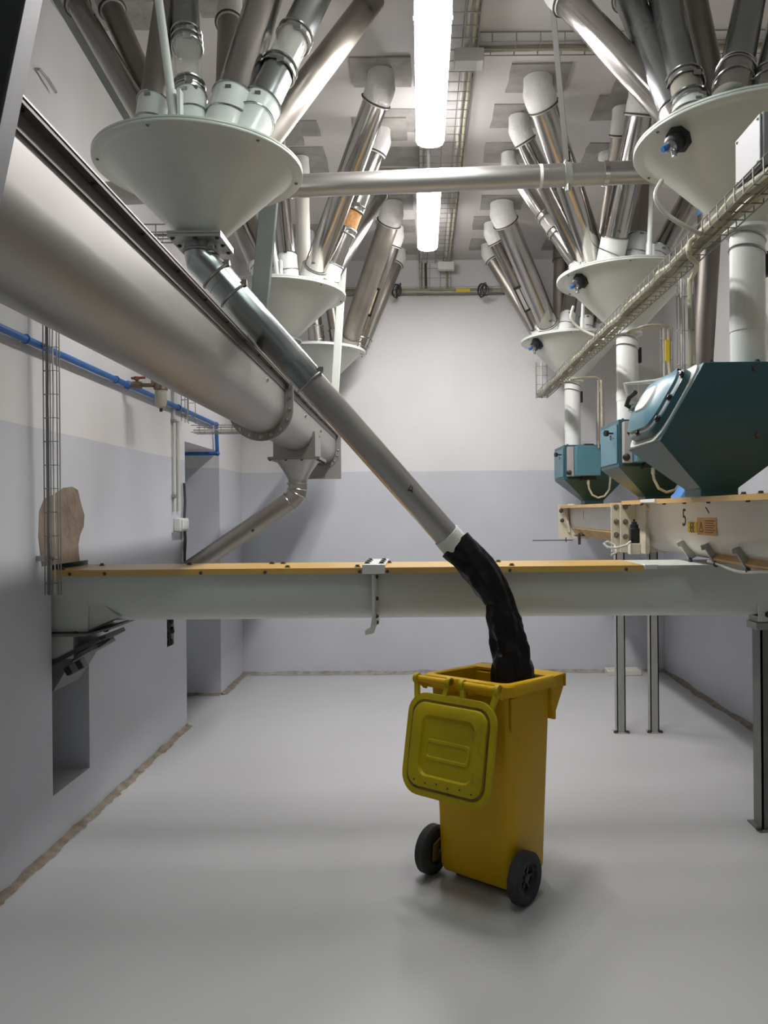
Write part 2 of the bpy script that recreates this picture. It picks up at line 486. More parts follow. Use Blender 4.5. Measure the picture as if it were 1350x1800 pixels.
# ------------------------------------------------------------------ wire trays
def wire_tray(label, pts, side, up, w, h, step=0.1, nlong=3, r=.0028, cables=(), group=None, name='wire_tray'):
    """a basket tray of welded wire along a polyline; side/up give the tray's own axes"""
    pts = [V(p) for p in pts]; side = V(side).normalized(); up = V(up).normalized()
    t = thing(name, label, 'cable tray', pts[0], group)
    mb = MB()
    offs = [side * (w * (i / (nlong - 1) - .5)) for i in range(nlong)] + [side * (w / 2) + up * h, side * (-w / 2) + up * h]
    for o in offs: mb.path([p + o for p in pts], r, 5)
    cum = 0.0
    for a, b in zip(pts, pts[1:]):
        L = (b - a).length
        n = max(1, int(L / step))
        for i in range(n):
            p = a.lerp(b, (i + .5) / n)
            mb.path([p + side * (-w / 2) + up * h, p + side * (-w / 2), p + side * (w / 2), p + side * (w / 2) + up * h], r, 5)
    stuff(mb.build('wire_mesh', 'wire', t))
    for (o, rr, m) in cables:
        q = []
        for i, (a, b) in enumerate(zip(pts, pts[1:])):
            L = (b - a).length; n = max(2, int(L / .12))
            for k in range(n + (1 if i == len(pts) - 2 else 0)):
                j = V((random.uniform(-1, 1), random.uniform(-1, 1), random.uniform(-1, 1))) * rr * .35
                q.append(a.lerp(b, k / n) + side * o[0] + up * o[1] + j)
        MB().path(q, rr, 8).build('cable', m, t)
    return t
random.seed(11)
wire_tray('wire cable tray along the ceiling beside the tube lamps', [(.16, 2.9, 4.045), (.16, 7.56, 4.045)], (1, 0, 0), (0, 0, 1), .31, .05, .1, 5, .0032,
          cables=[((.10, .015), .011, 'cable_white'), ((.135, .015), .009, 'cable_cream'), ((-.14, .015), .01, 'cable_white')])
t = wire_tray('wire cable tray crossing the ceiling from the lamps to the right', [(.33, 4.06, 4.045), (2.35, 4.06, 4.045)], (0, 1, 0), (0, 0, 1), .12, .05, .12, 3, .003,
          cables=[((.03, .02), .016, 'cable_olive')])
t = wire_tray('wire cable tray under the ceiling along the back wall', [(-.95, 7.56, 3.75), (1.15, 7.56, 3.75)], (0, 1, 0), (0, 0, 1), .1, .05, .12, 3, .003,
          cables=[((0, .02), .016, 'cable_cream'), ((-.03, .03), .012, 'cable_olive')])
MB().bb(.36, .50, 7.49, 7.505, 3.745, 3.775).build('cable_tag', 'yellow_label', t)
wire_tray('wire cable tray dropping from the ceiling down the back wall', [(.16, 7.61, 4.06), (.16, 7.61, 3.78)], (1, 0, 0), (0, -1, 0), .31, .04, .09, 4, .003,
          cables=[((-.13, .02), .010, 'cable_olive'), ((-.09, .02), .012, 'cable_dark'), ((.12, .02), .009, 'cable_olive')])
tag(MB().bb(.18, .34, 7.36, 7.44, 3.93, 4.0).build('lamp_junction_box', 'white_plastic', bevel=.005), 'white rectangular junction box beyond the farther tube lamp', 'junction box')
for i, x in enumerate((-.20, .62)):
    mb = MB()
    for k in range(5):
        mb.ring((x + random.uniform(-.03, .03), 7.46, 3.75), (1, .5 + .3 * math.sin(k * 2.1), .25 * math.cos(k * 1.7)), 0.05 + .012 * (k % 3), .005, 22, 5)
    tag(mb.build('coiled_cable', 'cable_dark'), 'small coil of dark cable on the back wall tray, %s one' % ('left' if i == 0 else 'right'), 'cable', 'coils on the back wall tray')
tag(MB().bb(.195, .35, 4.0, 4.10, 3.95, 4.02).build('lamp_junction_box', 'white_plastic', bevel=.005), 'white rectangular junction box beside the nearer tube lamp', 'junction box')
# lid edge lines on box

# ------------------------------------------------------------------ funnels
ZL, ZR = 3.06, 3.145          # rim heights of the left and right rows
XLf, XRf = -0.92, 1.39
DF = (3.25, 5.14, 7.0)
def funnel(label, x, d, z, R, tip, rt, group):
    t = thing('collecting_funnel', label, 'funnel', (x, d, z - tip), group)
    # cone shell with its flange, turned as one skin
    cone = [(R - .045, z - .012), (R - .06, z - .018), (rt, z - tip), (rt - .006, z - tip), (R - .07, z - .016), (R - .055, z - .008)]
    MB().lathe([(r, h) for r, h in cone], (x, d, 0), seg=64).build('cone', 'funnel_paint', t, sharp=25)
    MB().lathe([(R - .062, z - .012), (R - .002, z - .012), (R, z - .010), (R, z - .002), (R - .002, z), (R - .062, z)], (x, d, 0), seg=64).build('rim_flange', 'funnel_paint', t, sharp=50)
    MB().lathe([(0.001, z), (R - .004, z + .0005), (R, z + .003), (R, z + .010), (R - .004, z + .012), (0.001, z + .012)], (x, d, 0), seg=64).build('cover', 'funnel_paint', t, sharp=50)
    for i in range(6):
        a = 2 * PI * (i + .3) / 6
        bolt(t, (x + (R - .024) * math.cos(a), d + (R - .024) * math.sin(a), z - .012), (0, 0, -1), .005, 'bolt_steel')
    return t
GL, GR = 'funnels over the steel trough on the left', 'funnels over the teal hoppers on the right'
fl = [funnel('pale funnel nearest the camera on the left, over the steel trough', XLf, DF[0], ZL, .428, .30, .085, GL),
      funnel('pale funnel on the left, the middle one of its row', XLf, DF[1], ZL, .428, .30, .085, GL),
      funnel('pale funnel on the left, the farthest of its row', XLf, DF[2], ZL, .428, .30, .085, GL)]
fr = [funnel('pale funnel nearest the camera on the right, cut by the photo edge', XRf, DF[0], ZR, .462, .36, .075, GR),
      funnel('pale funnel on the right, the middle one of its row', XRf, DF[1], ZR, .462, .36, .075, GR),
      funnel('pale funnel on the right, the farthest of its row', XRf, DF[2], ZR, .462, .36, .075, GR)]
# outlet flange of the near left funnel
z0 = ZL - .30
t = fl[0]
MB().bb(XLf - .11, XLf + .11, DF[0] - .11, DF[0] + .11, z0 - .010, z0).build('outlet_flange', 'galvanised', t)
cf = MB().bb(XLf - .11, XLf + .11, DF[0] - .11, DF[0] + .11, z0 - .024, z0 - .012).build('counter_flange', 'galvanised', t)
for sx in (-1, 0, 1):
    for sy in (-1, 0, 1):
        if sx or sy: bolt(cf, (XLf + sx * .092, DF[0] + sy * .092, z0 - .024), (0, 0, -1), .007, 'bolt_dark')
for k in (1, 2):
    MB().lathe([(.085, 0), (.13, 0), (.13, -.014), (.085, -.014)], (XLf, DF[k], z0), seg=32).build('outlet_flange', 'galvanised', fl[k], sharp=50)
    MB().tube((XLf, DF[k], z0 - .014), (XLf, DF[k], 2.325), .07, .07).build('outlet_pipe', 'steel', fl[k])

# ------------------------------------------------------------------ pipes that come through the ceiling into the funnels
def downpipe(label, b, tp, zp, r=.06, m='steel', collar='white_pipe', sleeve='white_sleeve', clamps=(), glass=None, fill=None, plate=True, window=None,
             group=None, collar_len=.15, sleeve_len=.075, straight_top=False):
    """b: a point on the pipe's axis near the funnel, tp: a point near the ceiling; zp: the funnel cover the pipe ends on"""
    b, tp = V(b), V(tp)
    u = (tp - b).normalized()
    lo = b + u * ((zp + .014 - b.z) / u.z)
    ztop = ZC - .10
    hi = b + u * ((ztop - b.z) / u.z)
    t = thing('downpipe', label, 'pipe', lo, group)
    if DEBUG: print('TILT %.0f dx %.2f dy %.2f L %.2f lo %.2f %.2f' % (math.degrees(math.acos(u.z)), u.x, u.y, (hi - lo).length, lo.x, lo.y), label)
    L = (hi - lo).length
    def at(q): return lo + u * q
    start = .02
    if collar:
        mb = MB()
        # short stub that stands on the cover and turns into the pipe's direction
        s1 = collar_len
        mb.path([V((lo.x, lo.y, zp + .012)), V((lo.x, lo.y, zp + .018)).lerp(at(.03), .5), at(s1 * .55), at(s1)], r * 1.14, 26)
        col_o = mb.build('collar', collar, t, sharp=40)
        x, y, a = frame(u)
        MB().ring(at(s1 * .5), (u + x * .3).normalized(), r * 1.19, .0045).build('strap', 'chrome', col_o)
        cl = MB().ring(at(s1), u, r * 1.16, .0045)
        cl.box(at(s1) - V((0, 1, 0)) * r * 1.22, (.022, .012, .012))
        cl.build('strap', 'chrome', col_o)
        start = s1 - .03
    segs = [(start, L + .01)]
    if glass: segs = [(start, glass[0]), (glass[1], L + .01)]
    for a, c in segs:
        MB().tube(at(a), at(c), r, seg=32).build('tube', m, t)
    if glass:
        gl_o = MB().tube(at(glass[0] - .01), at(glass[1] + .01), r * .97, seg=32, caps=False).build('sight_glass', 'acrylic' if not fill else fill, t)
        for q in (glass[0], glass[1]):
            c = MB().tube(at(q - .016), at(q + .016), r * 1.05, seg=32)
            c.ring(at(q - .018), u, r * 1.09, .005); c.ring(at(q + .018), u, r * 1.09, .005)
            c.box(at(q) + V((.3, -1, 0)).normalized() * r * 1.12, (.03, .02, .02))
            c.build('clamp', 'chrome', gl_o)
    for q in clamps:
        c = MB().ring(at(q), u, r * 1.06, .006)
        c.box(at(q) + V((.6, -1, 0)).normalized() * r * 1.1, (.03, .016, .016))
        c.build('clamp', 'chrome', t)
    if window:
        a0, a1, wm = window
        side = V((-.25, -1, -.1)); side = (side - u * side.dot(u)).normalized(); x = u.cross(side)
        rot = Matrix((x, side, u)).transposed()
        wp_o = MB().box(at((a0 + a1) / 2) + side * (r * .92), (r * 1.1, r * .22, a1 - a0), rot).build('window_pane', wm, t)
        f = MB()
        for s in (-1, 1):
            f.box(at((a0 + a1) / 2) + side * r * .96 + x * s * r * .58, (r * .14, r * .3, a1 - a0 + .02), rot)
            f.box(at(a0 if s < 0 else a1) + side * r * .96, (r * 1.3, r * .3, .02), rot)
        f.box(at((a0 + a1) / 2) + side * r * 1.02, (r * .1, r * .12, a1 - a0), rot)
        f.build('window_frame', 'black_plastic', wp_o)
    if sleeve:
        top = V((hi.x + u.x * .02, hi.y + u.y * .02, ZC - .012))
        kn = hi + u * .02
        sl_o = MB().path([hi - u * sleeve_len, hi - u * sleeve_len * .4, hi, kn, top.lerp(kn, .5), top], r * 1.13, 24,
                  rr=[r * 1.10, r * 1.13, r * 1.15, r * 1.12, r * 1.05, r * 1.05]).build('sleeve', sleeve, t, sharp=60)
        MB().ring(hi - u * (sleeve_len - .012), u, r * 1.16, .005).build('strap', 'bolt_dark', sl_o)
    else:
        MB().tube(hi - u * .01, hi + u * ((.095) / u.z), r, seg=32).build('upper_tube', m, t)
        top = hi + u * ((.095) / u.z)
    if plate:
        random.seed(int(lo.x * 1000) + int(lo.y * 997))
        w, h = .17, .145
        poly = [(top.x + w * a * random.uniform(.97, 1.03), top.y + h * b_ * random.uniform(.97, 1.03), ZC) for a, b_ in
                ((-1, -1), (-.4, -1), (.3, -1), (1, -1), (1, -.3), (1, .4), (1, 1), (.4, 1), (-.3, 1), (-1, 1), (-1, .3), (-1, -.4))]
        MB().prism(poly, (0, 0, -random.uniform(.005, .012))).build('ceiling_patch', 'ceiling_cement', t, smooth=False)
    return t
g1, g2, g3 = 'pipes into the near left funnel', 'pipes into the middle left funnel', 'pipes into the far left funnel'
# near left funnel
T = lambda x, y: PZ(x, y, ZC - .10)
n1 = 'near left funnel'
downpipe('shiny steel pipe leaning far left into the near left funnel, its leftmost', P(240, 185, 3.32), T(128, -5), ZL, .05, 'steel', collar='white_pipe', group=g1)
downpipe('dull brownish pipe behind the leftmost pipe of the near left funnel', P(262, 165, 3.45), T(190, 0), ZL, .052, 'steel_dull', group=g1)
downpipe('dull pipe beside the white rod of the near left funnel', P(272, 160, 3.12), T(302, -60), ZL, .052, 'steel_dull', group=g1, collar_len=.2)
downpipe('upright pipe with clear sight glass on the near left funnel', P(333, 165, 3.05), T(322, -60), ZL, .056, 'steel_blue', collar_len=.19, glass=(.235, .50), clamps=(.205, .56), group=g1)
downpipe('thick dark shiny pipe rising right from the middle of the near left funnel', P(414, 165, 3.08), T(482, -60), ZL, .073, 'steel', collar_len=.2, group=g1)
downpipe('bluish pipe with clamped clear section on the near left funnel', P(462, 180, 3.10), T(575, -50), ZL, .067, 'steel_blue', collar_len=.2, glass=(.40, .60), group=g1)
downpipe('long pipe leaning far right out of the near left funnel', P(505, 195, 3.45), T(636, 22), ZL, .062, 'steel_dull', collar=None, sleeve=None, group=g1, plate=False)
downpipe('upright dull pipe behind the thick pipe of the near left funnel', P(402, 130, 3.5), T(404, 28), ZL, .056, 'steel_dull', collar=None, group=g1)
a, b = P(224, 200, 3.42), P(104, 0, 3.62)
bs = thing('pale_strip', 'pale flat strip slanting up left beside the near left funnel', 'flat_strip', to_z(a, b, 3.10))
MB().bar(to_z(a, b, 3.10), to_z(a, b, ZC), .055, .006, up=(0, 1, 0)).build('strip', 'conveyor_paint', bs)  # pale flat strip alongside the leftmost pipe
# rod that carries the near left funnel
def rod(label, p0, p1, r, m, name='hanger_rod', foot=True):
    p0, p1 = V(p0), V(p1)
    t = thing(name, label, 'rod', p0)
    MB().tube(p0, p1, r, seg=16).build('shaft', m, t)
    u = (p1 - p0).normalized()
    if foot:
        MB().tube(p0, p0 + u * .11, r * 1.25, seg=16).build('foot_sleeve', m, t)
        MB().bb(p0.x + r, p0.x + r + .012, p0.y - .02, p0.y + .02, p0.z, p0.z + .10).build('foot_gusset', m, t)
        MB().bb(p1.x - .05, p1.x + .05, p1.y - .05, p1.y + .05, ZC - .008, ZC).build('ceiling_foot', m, t)
    return t
a, b = P(304, 188, 2.86), P(279, 0, 2.92)
rod('white hanger rod standing on the rim of the near left funnel', to_z(a, b, ZL + .013), to_z(a, b, ZC - .008), .016, 'white_pipe')
# middle left funnel
downpipe('steel pipe with white sleeve at the lamp side of the middle left funnel', P(558, 460, 5.02), T(668, 158), ZL, .073, 'steel', collar_len=.2, group=g2)
downpipe('pipe with brown grain in its sight glass at the middle left funnel', P(588, 462, 5.1), T(668, 253), ZL, .058, 'steel', glass=(.42, .58), fill='grain', collar_len=.19, group=g2)
downpipe('slim shiny pipe rightmost at the middle left funnel', P(604, 455, 5.25), T(676, 333), ZL, .045, 'steel', collar_len=.15, group=g2)
downpipe('cream upright pipe behind the middle left funnel', P(533, 430, 5.4), T(530, 300), ZL, .05, 'cream_white', collar=None, group=g2)
downpipe('steel upright pipe with white collar in front of the middle left funnel', P(505, 455, 4.98), T(486, 262), ZL, .056, 'steel', collar_len=.2, group=g2)
downpipe('slim shiny pipe leaning left out of the middle left funnel', P(442, 452, 5.0), T(398, 352), ZL, .042, 'steel', collar_len=.15, group=g2)
downpipe('dull pipe leaning left behind the middle left funnel', P(468, 450, 5.2), T(420, 335), ZL, .045, 'steel_dull', collar_len=.15, group=g2)
a, b = P(488, 480, 4.78), P(478, 415, 4.78)
rod('white hanger rod on the rim of the middle left funnel', to_z(a, b, ZL + .013), to_z(a, b, ZC - .008), .014, 'white_pipe')
# far left funnel
downpipe('steel pipe with white sleeve at the far left funnel, nearest the camera', P(617, 588, 6.9), T(688, 378), ZL, .085, 'steel_dull', collar='steel', collar_len=.17, group=g3)
downpipe('shiny pipe with yellow filled window at the far left funnel', P(636, 590, 7.0), T(694, 418), ZL, .068, 'steel', collar='steel', window=(.36, .60, 'flour'), collar_len=.16, group=g3)
downpipe('dull pipe behind the windowed pipe of the far left funnel', P(650, 575, 7.1), T(700, 455), ZL, .06, 'steel_dull', collar='steel', collar_len=.14, group=g3)
downpipe('short upright pipe with steel collar left on the far left funnel', P(556, 592, 6.9), T(540, 425), ZL, .062, 'steel', collar='steel', collar_len=.2, group=g3)
downpipe('leaning dull pipe with steel collar in the middle of the far left funnel', P(590, 585, 6.95), T(566, 430), ZL, .055, 'steel_dull', collar='steel', collar_len=.18, group=g3)

h1, h2, h3 = 'pipes into the near right funnel', 'pipes into the middle right funnel', 'pipes into the far right funnel'
# near right funnel
downpipe('bright pipe leaning far left out of the near right funnel', P(1165, 180, 3.3), T(985, -15), ZR, .068, 'steel', collar=None, group=h1)
downpipe('second pipe leaning left out of the near right funnel', P(1176, 165, 3.22), T(1098, -20), ZR, .064, 'steel_blue', collar='steel', collar_len=.1, group=h1)
downpipe('pipe with clear clamped section on the near right funnel', P(1207, 160, 3.14), T(1160, -40), ZR, .068, 'steel_blue', collar='white_pipe', collar_len=.06, glass=(.085, .215), fill='glass_dull', group=h1)
downpipe('dull brownish pipe behind the clear section of the near right funnel', P(1248, 140, 3.35), T(1215, -20), ZR, .06, 'steel_dull', collar=None, group=h1)
downpipe('bluish pipe leaning right out of the near right funnel', P(1288, 155, 2.95), T(1330, -60), ZR, .064, 'steel_blue', collar='steel', collar_len=.17, clamps=(.2,), group=h1)
downpipe('pipe at the photo edge on the near right funnel', P(1352, 150, 2.95), T(1395, -50), ZR, .06, 'steel_blue', collar='steel', collar_len=.13, group=h1)
# middle right funnel
downpipe('thick pipe with round white sleeve leaning left at the middle right funnel', P(1040, 440, 5.05), T(948, 168), ZR, .08, 'steel', collar_len=.17, group=h2)
downpipe('slimmer pipe with round white sleeve leaning left at the middle right funnel', P(1018, 445, 5.15), T(915, 232), ZR, .062, 'steel', collar_len=.15, group=h2)
downpipe('leftmost bright pipe with clear section at the middle right funnel', P(1004, 450, 5.2), T(897, 292), ZR, .05, 'steel', collar_len=.13, glass=(.40, .54), group=h2)
downpipe('dull pipe with white sleeve rising behind the middle right funnel', P(1066, 420, 5.12), T(1092, 218), ZR, .055, 'steel_dull', collar=None, group=h2)
downpipe('shiny pipe leaning right with tall white collar at the middle right funnel', P(1078, 432, 4.9), T(1128, 180), ZR, .076, 'steel', collar_len=.2, group=h2)
downpipe('dull upright pipe with bent white collar at the middle right funnel', P(1121, 430, 4.98), T(1142, 262), ZR, .062, 'steel_dull', collar_len=.22, group=h2)
downpipe('shiny pipe leaning far right out of the middle right funnel', P(1166, 432, 5.05), T(1246, 285), ZR, .066, 'steel', collar='white_sleeve', collar_len=.16, group=h2)
a, b = P(1141, 452, 4.80), P(1151, 200, 4.80)
rod('white hanger rod on the rim of the middle right funnel', to_z(a, b, ZR + .013), to_z(a, b, ZC - .008), .017, 'white_pipe')
# far right funnel
downpipe('thick pipe with white sleeve at the far right funnel', P(964, 572, 6.85), T(884, 378), ZR, .09, 'steel', collar_len=.15, group=h3)
downpipe('shiny pipe with black framed window at the far right funnel', P(946, 575, 6.95), T(868, 412), ZR, .072, 'steel', window=(.32, .54, 'window_grey'), collar_len=.13, group=h3)
downpipe('dull pipe leftmost at the far right funnel', P(932, 565, 7.1), T(860, 447), ZR, .062, 'steel_dull', collar=None, group=h3)
downpipe('dull upright pipe under its own ceiling patch at the far right funnel', P(984, 560, 7.15), T(987, 447), ZR, .07, 'steel_dull', collar=None, sleeve='steel_dull', group=h3)
downpipe('bright pipe with white collar at the centre of the far right funnel', P(996, 572, 6.8), T(1015, 440), ZR, .062, 'steel', collar_len=.2, group=h3)
downpipe('short pipe with white collar right of centre at the far right funnel', P(1030, 572, 6.85), T(1034, 440), ZR, .055, 'steel_dull', collar_len=.17, group=h3)
downpipe('slim pipe with white collar rightmost at the far right funnel', P(1050, 576, 6.95), T(1058, 440), ZR, .045, 'steel', collar_len=.13, group=h3)
a, b = P(1023, 585, 6.62), P(1026, 500, 6.62)
rod('white hanger rod on the rim of the far right funnel', to_z(a, b, ZR + .013), to_z(a, b, ZC - .008), .016, 'white_pipe')
# grey ceiling patches without a pipe in view
random.seed(5)
for k, (px, py, lab) in enumerate([(692, 212, 'grey cement patch on the ceiling, between two left pipe sleeves near the lamp'),
                                   (705, 275, 'grey cement patch on the ceiling just above the crossing pipe, left of the lamps'),
                                   (528, 225, 'grey patch on the ceiling above the rim of the near left funnel'),
                                   (548, 292, 'small grey patch on the ceiling right of the near left funnel'),
                                   (215, 20, 'grey patch on the ceiling at the top left of the photo'),
                                   (1070, 268, 'grey cement patch on the ceiling right, above the crossing pipe')]):
    c = PZ(px, py, ZC)
    w = .12 if k in (2, 3) else .17
    poly = [(c.x + w * a * random.uniform(.95, 1.03), c.y + w * .85 * b_ * random.uniform(.95, 1.03), ZC) for a, b_ in
            ((-1, -1), (-.4, -1), (.3, -1), (1, -1), (1, -.3), (1, .4), (1, 1), (.4, 1), (-.3, 1), (-1, 1), (-1, .3), (-1, -.4))]
    t = thing('ceiling_patch', lab, 'patch', c, 'bare ceiling patches')
    MB().prism(poly, (0, 0, -.004 - .0003 * k)).build('ceiling_pad', 'ceiling_cement', t, smooth=False)
    if k == 5: MB().lathe([(.07, 0), (.075, -.03), (.05, -.05), (.001, -.055)], (c.x, c.y, ZC - .007), seg=24).build('plugged_stub', 'white_sleeve', t)

# ------------------------------------------------------------------ pipe crossing the room
xa, xb = P(150, 342, 4.0), P(1190, 300, 4.0)
xb = xa + (xb - xa) * ((1.32 - xa.x) / (xb.x - xa.x)); xa = xb + (xa - xb) * ((XL - xb.x) / (xa.x - xb.x))
t = thing('crossing_pipe', 'grey steel pipe crossing the room overhead from the left wall', 'pipe', xa)
MB().tube(xa, xb, .058, seg=40).build('tube', 'trough_steel', t)
ux = (xb - xa).normalized()
def on_cross(px):
    q = (P(px, 330, 4.0).x - xa.x) / (xb.x - xa.x)
    return xa.lerp(xb, q)
for px, rr, w, m in ((510, .0605, .006, 'galvanised'), (950, .0592, .008, 'white_pipe'), (1064, .0635, .012, 'chrome')):
    c = on_cross(px)
    MB().tube(c - ux * w, c + ux * w, rr, seg=40).build('joint_band', m, t)
c = on_cross(997)
MB().tube(c - ux * .018, c + ux * .018, .063, seg=40).tube(c + V((0, -.02, -.09)), c + V((0, -.02, -.05)), .012, seg=10).build('hanger_clamp', 'galvanised', t)
top = PZ(968, -25, ZC - .002)
rd = thing('tie_rod', 'thin galvanised rod holding the crossing pipe from the ceiling', 'rod', c + V((0, 0, .063)))
MB().bar(c + V((0, 0, .06)), top, .026, .012).build('shaft', 'wire', rd)
MB().tube(c + V((0, 0, .062)), c + V((0, 0, .12)), .017, seg=10).build('threaded_end', 'bolt_dark', rd)

# hangers for the trough
def hanger(label, p0, p1, w, th, m):
    t = thing('trough_hanger', label, 'hanger', p0)
    p0, p1 = V(p0), V(p1)
    u = (p1 - p0).normalized()
    MB().bar(p0, p1, w, .006, up=(0, 1, 0)).build('web', m, t)
    for s in (-1, 1):
        MB().bar(p0 + V((s * w / 2, th / 2, 0)), p1 + V((s * w / 2, th / 2, 0)), .006, th, up=(0, 1, 0)).build('flange', m, t)
    return t
a, b = P(469, 380, 4.6), P(455, 530, 4.6)
hanger('grey steel channel hanger beside the near left funnel outlet', to_z(a, b, 2.335), to_z(a, b, ZC), .095, .05, 'hanger_grey')
a, b = P(603, 445, 6.0), P(590, 660, 6.0)
hanger('slim pale angle hanger in front of the far left funnel', to_z(a, b, 2.33), to_z(a, b, ZC), .052, .04, 'conveyor_paint')

# ------------------------------------------------------------------ steel trough conveyor on the left
def xt(y): return -.84 + (y - 1.3) * (-.08 / 5.85)
ZT, RT, ZCT = 2.32, .135, 2.18
Y0, Y1 = -.9, 7.15
tc = thing('steel_trough_conveyor', 'long round-bottomed steel trough conveyor running along the left wall overhead', 'conveyor', (xt(3), 3, ZCT - RT))
def usec(y, R, ztop, n=20, zc=ZCT):
    pts = [V((xt(y) + R, y, ztop))] + [V((xt(y) + R * math.cos(-PI * i / n), y, zc + R * math.sin(-PI * i / n))) for i in range(n + 1)] + [V((xt(y) - R, y, ztop))]
    return pts
YR = 4.25
for a, c in ((Y0, YR), (YR, Y1)):
    out = [usec(y, RT, ZT - .006) for y in (a, c)]
    inn = [usec(y, RT - .004, ZT - .006) for y in (a, c)]
    mb = MB()
    k = len(out[0])
    loop = [o + list(reversed(i)) for o, i in zip(out, inn)]
    mb.loft(loop)
    mb.build('trough', 'trough_sheet', tc)
# top flanges (angle section: dark upright, lip) and cover
for a, c in ((Y0, YR - .01), (YR + .01, Y1)):
    for s in (-1, 1):
        mb = MB()
        p = [(RT, ZT - .045), (RT + .006, ZT - .045), (RT + .006, ZT - .008), (RT + .024, ZT - .008), (RT + .024, ZT), (RT, ZT)]
        mb.loft([[V((xt(y) + s * q[0], y, q[1])) for q in p] for y in (a, c)])
        mb.build('top_flange', 'flange_dark', tc, smooth=False)
    MB().loft([[V((xt(y) - RT - .026, y, ZT + .002)), V((xt(y) + RT + .026, y, ZT + .002)), V((xt(y) + RT + .026, y, ZT + .006)), V((xt(y) - RT - .026, y, ZT + .006))] for y in (a, c)]).build('cover', 'trough_sheet', tc, smooth=False)
y = 1.35
while y < 7.0:
    bolt(tc, (xt(y) + RT + .015, y, ZT - .008), (0, 0, -1), .0055, 'bolt_dark')
    y += .3
# flange ring between the two lengths
def uring(y0, y1, R0, R1, name, m, zt=ZT):
    o0, o1 = usec(y0, R1, zt), usec(y1, R1, zt)
    i0, i1 = usec(y0, R0, zt), usec(y1, R0, zt)
    return MB().loft([o0 + list(reversed(i0)), o1 + list(reversed(i1))]).build(name, m, tc, sharp=30)
jf = uring(YR - .012, YR - .002, RT + .001, RT + .045, 'joint_flange', 'trough_sheet')
uring(YR + .002, YR + .012, RT + .001, RT + .045, 'joint_flange', 'trough_sheet')
for i in range(9):
    a = -PI * (i + .1) / 8.2
    bolt(jf, (xt(YR) + (RT + .024) * math.cos(a), YR - .012, ZCT + (RT + .024) * math.sin(a)), (0, -1, 0), .0085, 'chrome')
for h in (.06, .115):
    bolt(jf, (xt(YR) + RT + .024, YR - .012, ZCT + h), (0, -1, 0), .0085, 'chrome')
for yy, zz in ((3.70, 2.24), (5.05, 2.235), (5.9, 2.225)):
    bolt(tc, (xt(yy) + RT, yy, zz), (1, 0, 0), .009, 'chrome')
# end plate and its collar
MB().bb(xt(Y1) - RT - .045, xt(Y1) + RT + .045, Y1, Y1 + .012, 1.915, ZT + .01).build('end_plate', 'trough_sheet', tc, smooth=False)
ef = uring(Y1 - .014, Y1 - .002, RT + .001, RT + .035, 'end_flange', 'trough_sheet')
for i in range(5):
    a = -PI * i / 9
    bolt(ef, (xt(Y1) + (RT + .02) * math.cos(a), Y1 - .014, ZCT + (RT + .02) * math.sin(a)), (0, -1, 0), .0085, 'chrome')
MB().bb(xt(Y1) - .1, xt(Y1) + .15, Y1 - .10, Y1, 1.915, 1.922).build('end_shelf', 'trough_sheet', tc, smooth=False)
# saddle outlet
yo = 5.62; xo = xt(yo)
hb = .148
sad = []
for y in (yo - .15, yo + .15):
    sad.append(V((xo + hb, y, ZT - .03)))
mb = MB()
for s in (-1, 1):
    mb.bb(xo + s * hb - .002, xo + s * hb + .002, yo - .15, yo + .15, 2.0, 2.16)
n = 14
for y in (yo - .15, yo + .15):
    top_ = [V((xo + hb, y, ZCT))] + [V((xo + (RT + .002) * math.cos(-PI * i / n), y, ZCT + (RT + .002) * math.sin(-PI * i / n))) for i in range(n + 1)] + [V((xo - hb, y, ZCT))]
    poly = top_ + [V((xo - hb, y, 2.0)), V((xo + hb, y, 2.0))]
    mb.prism([q + V((0, -.002, 0)) for q in poly], (0, .004, 0))
mb.build('saddle_outlet', 'trough_sheet', tc, smooth=False)
for dz in (0, -.010):
    MB().bb(xo - .185, xo + .185, yo - .185, yo + .185, 1.991 + dz, 2.0 + dz).build('outlet_flange', 'trough_sheet', tc, smooth=False)
for i in range(4):
    bolt(tc, (xo - .17 + .113 * i, yo - .168, 1.981), (0, 0, -1), .008, 'bolt_dark')
for i in range(4):
    bolt(tc, (xo + .17, yo - .168 + .113 * i, 1.981), (0, 0, -1), .008, 'bolt_dark')
# spout pipe under it
sp = thing('discharge_spout', 'grey spout with bent steel pipe sloping down left from the trough outlet', 'pipe', (xo, yo, 1.1))
rp = .068
sq = [V((xo + a * .14, yo + b * .14, 1.981)) for a, b in ((1, 1), (-1, 1), (-1, -1), (1, -1))]
r0 = []; r1 = []
for i in range(32):
    a = 2 * PI * (i + .5) / 32
    c, s_ = math.cos(a), math.sin(a); k = .14 / max(abs(c), abs(s_))
    r0.append(V((xo + c * k, yo + s_ * k, 1.981))); r1.append(V((xo + c * rp, yo + s_ * rp, 1.84)))
MB().loft([r0, r1], False, False).build('transition', 'trough_steel', sp)
